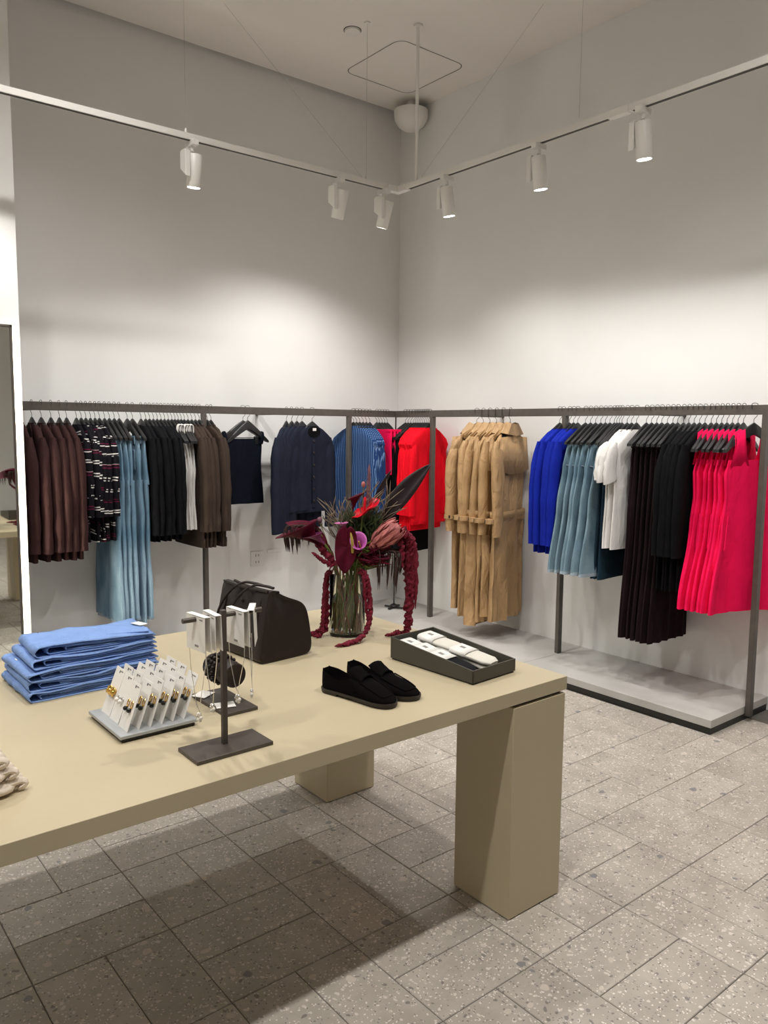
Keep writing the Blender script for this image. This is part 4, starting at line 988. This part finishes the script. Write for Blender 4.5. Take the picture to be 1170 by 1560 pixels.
for i, (y, z, lb) in enumerate(((.285, .036, 'black folded socks with white band at the tall end of the tray'), (.215, .031, 'black folded socks with white band in the middle of the dark row'), (.135, .026, 'black folded socks with white band at the low end of the tray'))):
    sock('b', .052, y, z, R([3, -2, 4][i]), pit+R(3), lb)
for i, (x, y, z, lb) in enumerate(((.150, .285, .030, 'lowest white folded socks at the tall end of the tray'), (.145, .275, .049, 'white folded socks on top at the tall end of the tray'), (.152, .190, .024, 'white folded socks in the middle of the pale row'), (.158, .115, .014, 'lowest white ribbed socks at the low end of the tray'), (.148, .125, .034, 'topmost white ribbed socks at the low end of the tray'))):
    sock('w', x, y, z, R([-4, 5, 2, -3, 6][i]), pit+R(2), lb, .165)

# ---- glass vase with flowers
VX, VY = 1.79, 2.43
va = thing('glass_vase', 'clear straight glass vase full of stems and water', 'vase', (VX, VY, TT))
VR, VH = .069, .245
MB().lathe([(.001, 0), (VR-.004, 0), (VR, .004), (VR, VH-.002), (VR-.001, VH), (VR-.003, VH), (VR-.004, VH-.002), (VR-.004, .014), (.001, .012)], 48).build('glass', M['glass'], va)
MB().lathe([(.001, .0122), (VR-.0045, .0142), (VR-.0045, .135), (.001, .135)], 40).build('water', M['water'], va)
dirv = Vector((VX, VY, 0)).normalized(); sv_ = Vector((dirv.y, -dirv.x, 0))
def F(s, z, d=0): return Vector((VX, VY, 0)) + sv_*s - dirv*d + Vector((0, 0, z))
def plant_mat(name, c, rough=.45, var=.25, scale=25, spec=.4): return mat(name, c, rough, var=var, scale=scale, bump=.1, bscale=120, spec=spec)
M['stem'] = plant_mat('green_stem', (.15, .20, .05)); M['stem2'] = plant_mat('olive_stem', (.32, .28, .10)); M['stem3'] = plant_mat('reddish_stem', (.30, .12, .08))
M['foliage'] = plant_mat('dark_foliage', (.035, .06, .018)); M['moss'] = plant_mat('bright_foliage', (.13, .19, .03))
M['calla_d'] = plant_mat('burgundy_petal', (.085, .003, .016), .6, spec=.15); M['calla_p'] = plant_mat('purple_petal', (.40, .07, .30), .4)
M['dusky'] = plant_mat('dusky_petal', (.17, .025, .10), .5); M['pinkp'] = plant_mat('pink_petal', (.58, .17, .40), .4); M['redp'] = plant_mat('red_waxy_spathe', (.62, .008, .022), .25)
M['protea'] = plant_mat('protea_bract', (.52, .17, .16), .6); M['amar'] = plant_mat('crimson_amaranth', (.15, .003, .018), .8, var=.5, scale=120)
M['leafb'] = plant_mat('black_red_leaf', (.016, .008, .010), .4); M['mauve'] = plant_mat('mauve_spike', (.20, .09, .12), .8); M['spadix'] = plant_mat('yellow_spadix', (.50, .38, .07), .6)
M['dry'] = plant_mat('dry_grass', (.22, .17, .12), .8); M['darkgrass'] = plant_mat('brown_spikelet', (.045, .022, .018), .8)
rf = random.Random(5)
def stem_to(p, m='stem', r=.0032, name='stem', parent=None, foot=None, rim=None):
    """stem from near the vase bottom through the rim up to p"""
    a = rf.uniform(0, 6.28) if foot is None else foot; rr = rf.uniform(.02, .052)
    base = Vector((VX+rr*math.cos(a), VY+rr*math.sin(a), TT+.018))
    h = Vector((p.x-VX, p.y-VY, 0)); h = h*(.048/max(h.length, .048)) if rim is None else rim
    rimp = Vector((VX, VY, TT+VH)) + h
    mid = rimp + (p-rimp)*.5 + Vector((0, 0, .02))
    return cr([base, base.lerp(rimp, .5), rimp, mid, p], 5), r
def finish(t, path_r, m='stem', name='stem'):
    path, r = path_r
    return at(t, MB().tube(path, r, 7), name, M[m])
def flower(name, label, cat='flower', group=None): return thing(name, label, cat, (VX, VY, TT+.012), 0, group)
def leaf_mesh(a, b, width, bend, face, n=12, curl=.25):
    """pointed blade from a to b, belly width, bow along bend, face = normal hint"""
    a, b = Vector(a), Vector(b); ax = (b-a); side = ax.cross(Vector(face)).normalized(); P = []
    nrm = side.cross(ax).normalized()
    for k in range(n+1):
        t = k/n; c = a+ax*t+Vector(bend)*math.sin(PI*t); w_ = width/2*(math.sin(PI*min(1, t**.75))**.8 if 0 < t < 1 else .02)
        P.append([c+side*w_*q+nrm*(curl*w_*q*q) for q in (-1, -.5, 0, .5, 1)])
    return MB().grid(P)
def spathe_mesh(c, upv, face, w, h, cup=.3, n=10, heart=True):
    """heart-shaped spathe around c"""
    U = Vector(upv).normalized(); Nn = Vector(face).normalized(); S = U.cross(Nn).normalized(); Nn = S.cross(U); P = []
    for i in range(n+1):
        r = i/n; row = []
        for k in range(25):
            a = 2*PI*k/24
            x = math.sin(a); y = math.cos(a)
            hh = 1.0 if y > 0 else 1.15; sh = (1-.32*max(0, -y)**2) if heart else 1
            notch = .22*math.exp(-(x/.22)**2) if y > 0 and heart else 0
            row.append(Vector(c) + S*(w/2*r*x*sh) + U*(h/2*r*(y*hh-notch*y)) + Nn*(cup*w*(r*r-.3)*(.35+.3*abs(x)) + .006*math.sin(a*5)*r))
        P.append(row)
    return MB().grid(P)
def calla_mesh(base, tip, face, r, n=14, m=20):
    """funnel flower from base opening towards tip, one lip longer"""
    B, T_ = Vector(base), Vector(tip); ax = (T_-B).normalized(); L_ = (T_-B).length
    u = Vector(face); u = (u-ax*u.dot(ax)).normalized(); v = ax.cross(u); P = []
    for i in range(n+1):
        t = i/n; rad = r*(.12+.30*t+.58*t**3); row = []
        for k in range(m+1):
            a = 2*PI*k/m; ext = L_*(t*(.72-.28*math.cos(a)*t)); rr = rad*(1+.25*t**4)
            row.append(B+ax*ext+u*rr*math.cos(a)+v*rr*math.sin(a))
        P.append(row)
    return MB().grid(P)
def rope_mesh(pts, r0, r1, seed, step=.0028, n=9, knob=.62):
    """knobbly tassel of tiny florets"""
    P = cr(pts, 10); rnd = random.Random(seed); Q = [P[0]]; acc = 0
    for a, b in zip(P, P[1:]):
        L_ = (b-a).length; acc += L_
        if acc >= step: Q.append(b); acc = 0
    rings = []; u = None
    for i, p in enumerate(Q):
        d = (Q[min(i+1, len(Q)-1)]-Q[max(i-1, 0)]).normalized()
        u = d.orthogonal() if u is None else (u-d*u.dot(d)).normalized(); w_ = d.cross(u); t = i/max(1, len(Q)-1)
        env = (r0+(r1-r0)*t)*min(1, (1-t)*6+.25)
        rings.append([p+(u*math.cos(2*PI*k/n+i*.5)+w_*math.sin(2*PI*k/n+i*.5))*env*(1+knob*rnd.uniform(-1, 1)) for k in range(n)])
    return MB().loft(rings)
CAMF = -dirv
# big dark leaves
for (a, b, w_, lb) in (((.135, 1.195, -.02), (.322, 1.415, -.03), .072, 'broad black-red spear leaf pointing up over the red sweaters'), ((.085, 1.20, -.05), (.170, 1.39, -.05), .026, 'narrow black-red leaf standing behind the red anthurium'), ((.10, 1.10, -.04), (.225, 1.30, -.06), .045, 'short black-red leaf below the broad spear leaf')):
    t = flower('spear_leaf', lb, 'leaf'); A, B_ = F(a[0], a[1], a[2]), F(*b)
    at(t, leaf_mesh(A, B_, w_, (0, 0, .012), CAMF + Vector((0, 0, .3)), 14), 'blade', M['leafb'], solid=.0015); finish(t, stem_to(A), 'stem3')
for (a, b, w_, lb) in (((-.075, 1.09, .04), (-.235, 1.19, .03), .075, 'broad burgundy leaf arching left behind the long calla'), ((-.06, 1.08, .02), (-.215, 1.13, .02), .050, 'smaller burgundy leaf below the arching one'), ((.055, 1.06, .05), (.155, 1.10, .06), .055, 'burgundy leaf tucked under the protea')):
    t = flower('burgundy_leaf', lb, 'leaf'); A, B_ = F(*a), F(*b)
    at(t, leaf_mesh(A, B_, w_, (0, 0, .022), CAMF*.6+Vector((0, 0, .8)), 12, .35), 'blade', M['calla_d'], solid=.0015); finish(t, stem_to(A), 'stem3')
# red anthurium
t = flower('red_anthurium', 'bright red anthurium seen from the side'); c = F(.078, 1.245, .04)
at(t, spathe_mesh(c, sv_*.9+Vector((0, 0, .62)), Vector((0, 0, 1))-dirv*.25-sv_*.55, .085, .125, .25), 'spathe', M['redp'], solid=.0015)
at(t, MB().tube(cr([F(.060, 1.232, .045), F(.064, 1.262, .05), F(.066, 1.292, .05)], 4), [.005]*7+[.006, .002], 8), 'spadix', M['redp']); finish(t, stem_to(F(.058, 1.228, .04)))
# burgundy anthurium facing the room
t = flower('burgundy_anthurium', 'large burgundy anthurium with yellow spadix over the vase rim'); c = F(-.004, 1.105, .075)
at(t, spathe_mesh(c, Vector((0, 0, 1))+sv_*.06, CAMF+sv_*-.25, .088, .175, .22), 'spathe', M['calla_d'], solid=.0015)
at(t, MB().tube(cr([F(.020, 1.085, .085), F(.018, 1.125, .10), F(.012, 1.162, .10)], 4), [.0055]*6+[.005, .004, .002], 8), 'spadix', M['spadix']); finish(t, stem_to(F(.0, 1.06, .062)))
# long burgundy calla leaning left
for (pts, r, lb) in (((( -.085, 1.105, .05), (-.235, 1.195, .05)), .058, 'long burgundy calla lily leaning towards the navy jackets'), (((.018, 1.235, .0), (.04, 1.315, .0)), .024, 'small upright burgundy calla lily behind the others')):
    t = flower('burgundy_calla', lb); at(t, calla_mesh(F(*pts[0]), F(*pts[1]), Vector((0, 0, 1)), r), 'petal', M['calla_d'], solid=.0012); finish(t, stem_to(F(*pts[0])), 'stem', 'stem')
t = flower('purple_calla', 'purple-pink calla lily opening beside the burgundy anthurium')
at(t, calla_mesh(F(.052, 1.085, .07), F(.036, 1.150, .10), CAMF, .026), 'petal', M['calla_p'], solid=.0012); at(t, MB().tube([F(.05, 1.10, .075), F(.042, 1.128, .088)], .003, 6), 'spadix', M['spadix']); finish(t, stem_to(F(.052, 1.085, .07)))
t = flower('pink_calla', 'small pale pink calla lily above the burgundy anthurium')
at(t, calla_mesh(F(-.004, 1.165, .05), F(-.030, 1.205, .06), Vector((0, 0, 1)), .018), 'petal', M['pinkp'], solid=.0012); finish(t, stem_to(F(-.004, 1.165, .05)))
t = flower('dusky_calla', 'dusky purple calla lily folded under the long burgundy one')
at(t, calla_mesh(F(-.085, 1.115, .07), F(-.150, 1.165, .08), Vector((0, 0, 1)), .024), 'petal', M['dusky'], solid=.0012); finish(t, stem_to(F(-.085, 1.115, .07)))
# protea
t = flower('protea', 'pink protea head with pointed bracts'); A, B_ = F(.085, 1.095, .05), F(.195, 1.185, .06); ax = (B_-A).normalized(); u = ax.orthogonal().normalized(); v = ax.cross(u)
core = [[A+ax*(L_*.142)+(u*math.cos(2*PI*k/16)+v*math.sin(2*PI*k/16))*r for k in range(16)] for L_, r in ((0, .008), (.2, .022), (.45, .032), (.7, .034), (.88, .026), (1.0, .006))]
at(t, MB().loft(core), 'core', M['protea'])
for ring, (n_, l0, l1, r0, r1) in enumerate(((9, .02, .075, .018, .040), (10, .05, .115, .030, .042), (11, .08, .150, .034, .034))):
    for k in range(n_):
        a = 2*PI*(k+.5*ring)/n_; o_ = u*math.cos(a)+v*math.sin(a)
        at(t, leaf_mesh(A+ax*l0+o_*r0, A+ax*l1+o_*r1, .018, o_*.006, o_, 6), 'bract', M['protea'], solid=.001)
finish(t, stem_to(A), 'stem2')
# mauve spike and bud
t = flower('mauve_spike', 'tall fuzzy mauve flower spike in front of the blue shirts'); at(t, rope_mesh([F(.076, 1.25), F(.080, 1.33), F(.082, 1.412)], .0085, .006, 3, .003, 9, .3), 'spike', M['mauve']); finish(t, stem_to(F(.076, 1.25)), 'stem2')
t = flower('small_bud', 'small pale bud on a thin stem near the mauve spike'); at(t, MB().sphere(F(.06, 1.335), .008, 10, 8, (1, 1, 1.5)), 'bud', M['protea']); finish(t, stem_to(F(.06, 1.325), r=.0016), 'stem2')
t = flower('grey_bud', 'round greyish bud left of the burgundy anthurium'); at(t, MB().sphere(F(-.106, 1.20, .02), .010, 10, 8, (1, 1, 1.2)), 'bud', M['mauve']); finish(t, stem_to(F(-.106, 1.19, .02), r=.0016), 'stem2')
# hanging amaranths
def amaranth(label, ropes, top, seed):
    t = flower('amaranth', label, 'flower', 'hanging crimson amaranths')
    for k, (pts, r0, r1) in enumerate(ropes): at(t, rope_mesh([F(*p) for p in pts], r0, r1, seed+k), 'tassel', M['amar'])
    finish(t, stem_to(F(*top)), 'stem3')
amaranth('thick crimson amaranth cascading beside the sock tray', [([(.175, 1.13, .03), (.205, 1.155, .03), (.235, 1.12, .03), (.243, 1.0, .03), (.238, .88, .03), (.235, .80, .03), (.225, .764, .03), (.19, .760, .035), (.145, .758, .05)], .020, .010),
         ([(.20, 1.15, .02), (.222, 1.12, .02), (.225, 1.02, .02), (.232, .93, .02)], .019, .008), ([(.21, 1.15, .045), (.252, 1.11, .045), (.262, .99, .045), (.262, .86, .045)], .013, .005), ([(.19, 1.14, .05), (.205, 1.10, .05), (.21, 1.02, .05)], .014, .006), ([(.21, 1.15, .04), (.237, 1.135, .04), (.25, 1.05, .04), (.25, .95, .04), (.247, .85, .04)], .016, .006)], (.175, 1.13, .03), 21)
amaranth('thin crimson amaranth falling over the vase rim onto the table', [([(.055, 1.01, .06), (.070, 1.0, .075), (.082, .93, .08), (.085, .85, .085), (.072, .79, .10), (.045, .765, .13), (.0, .760, .17), (-.045, .758, .20)], .009, .0085), ([(.055, 1.01, .05), (.072, .99, .07), (.088, .91, .075), (.092, .84, .075), (.09, .80, .08)], .008, .003), ([(.05, 1.01, .065), (.062, .985, .08), (.070, .90, .085), (.075, .83, .088)], .008, .004)], (.055, 1.01, .055), 31)
amaranth('bunched crimson amaranth hanging beside the brown bag', [([(-.06, 1.0, .03), (-.078, .995, .03), (-.086, .93, .03), (-.090, .85, .03), (-.095, .785, .03), (-.12, .762, .03), (-.15, .760, .03)], .006, .011), ([(-.06, 1.0, .02), (-.076, .99, .02), (-.080, .90, .02), (-.082, .80, .025), (-.09, .763, .03)], .006, .014), ([(-.06, 1.0, .04), (-.08, .985, .04), (-.088, .88, .045), (-.094, .80, .05), (-.10, .764, .055), (-.13, .759, .065)], .005, .008)], (-.058, 1.0, .03), 41)
amaranth('dark amaranth stalk leaning left under the long burgundy calla', [([(-.05, 1.03, .05), (-.09, 1.085, .05), (-.13, 1.14, .05), (-.165, 1.185, .05)], .014, .006), ([(-.06, 1.03, .07), (-.10, 1.06, .08), (-.135, 1.085, .08)], .008, .005)], (-.05, 1.03, .05), 51)
# loose grasses and foliage
def spray(label, cnt, root, spread, z0, z1, m, seed, hang_=False, r=.0009, leafw=.006):
    t = flower('grass_spray', label, 'grass'); rnd = random.Random(seed); mb = MB()
    for k in range(cnt):
        e = F(root[0]+rnd.uniform(-spread, spread), rnd.uniform(z0, z1), root[2]+rnd.uniform(-.05, .05)); s = F(root[0]*.6+rnd.uniform(-.01, .01), root[1], root[2])
        kx = rnd.uniform(-.03, .03); path = cr([s, s.lerp(e, .5)+Vector((kx, -kx, rnd.uniform(.0, .03))), e] if not hang_ else [s, Vector((e.x, e.y, s.z+.015)), e], 5)
        mb.tube(path, [r*1.3]*(len(path)-3)+[r*2.6, r*2, r*.4], 5)
    o = at(t, mb, 'blades', M[m]); o['kind'] = 'stuff'; finish(t, stem_to(F(root[0]*.6, root[1], root[2]), r=.0018), 'stem2')
spray('wiry dry grass curling around the flower tops', 46, (-.03, 1.10, 0), .09, 1.19, 1.30, 'dry', 3)
spray('wiry dry grass between the dark leaves', 30, (.14, 1.15, .0), .09, 1.22, 1.36, 'dry', 8)
spray('drooping brown spikelets on the bag side of the vase', 26, (-.185, 1.165, .03), .045, 1.07, 1.13, 'darkgrass', 4, True, .0014)
spray('drooping brown spikelets on the tray side of the vase', 30, (.165, 1.07, .04), .05, .92, 1.04, 'darkgrass', 6, True, .0014)
spray('bright green feathery foliage filling the vase mouth', 320, (.062, 1.0, .015), .045, 1.02, 1.13, 'moss', 9, r=.0017)
spray('dark green foliage behind the burgundy anthurium', 260, (.05, 1.02, .0), .085, 1.12, 1.25, 'foliage', 12, r=.0018)
spray('dark burgundy foliage beside the protea', 160, (.11, 1.02, .04), .06, 1.03, 1.12, 'calla_d', 14, r=.0016)
for k, (s, z_, w_) in enumerate(((.045, 1.22, .030), (.075, 1.20, .026), (.02, 1.17, .024), (.10, 1.17, .028))):
    t = flower('green_leaf', ['upright green leaf under the red anthurium', 'narrow green leaf beside the red anthurium', 'short green leaf by the pale pink calla', 'green leaf standing behind the protea'][k], 'leaf'); A = F(s*.6, 1.03, .02)
    at(t, leaf_mesh(A, F(s, z_, .01), w_, (0, 0, .01), CAMF, 10), 'blade', M['foliage'], solid=.001); finish(t, stem_to(A))
t = flower('loose_stems', 'bundle of bare green and reddish stems inside the glass vase', 'stems')
for k in range(26):
    p = F(rf.uniform(-.05, .05), rf.uniform(1.0, 1.05), rf.uniform(-.04, .05)); finish(t, stem_to(p, r=rf.uniform(.0018, .0038)), ('stem', 'stem2', 'stem3', 'stem2')[k % 4])
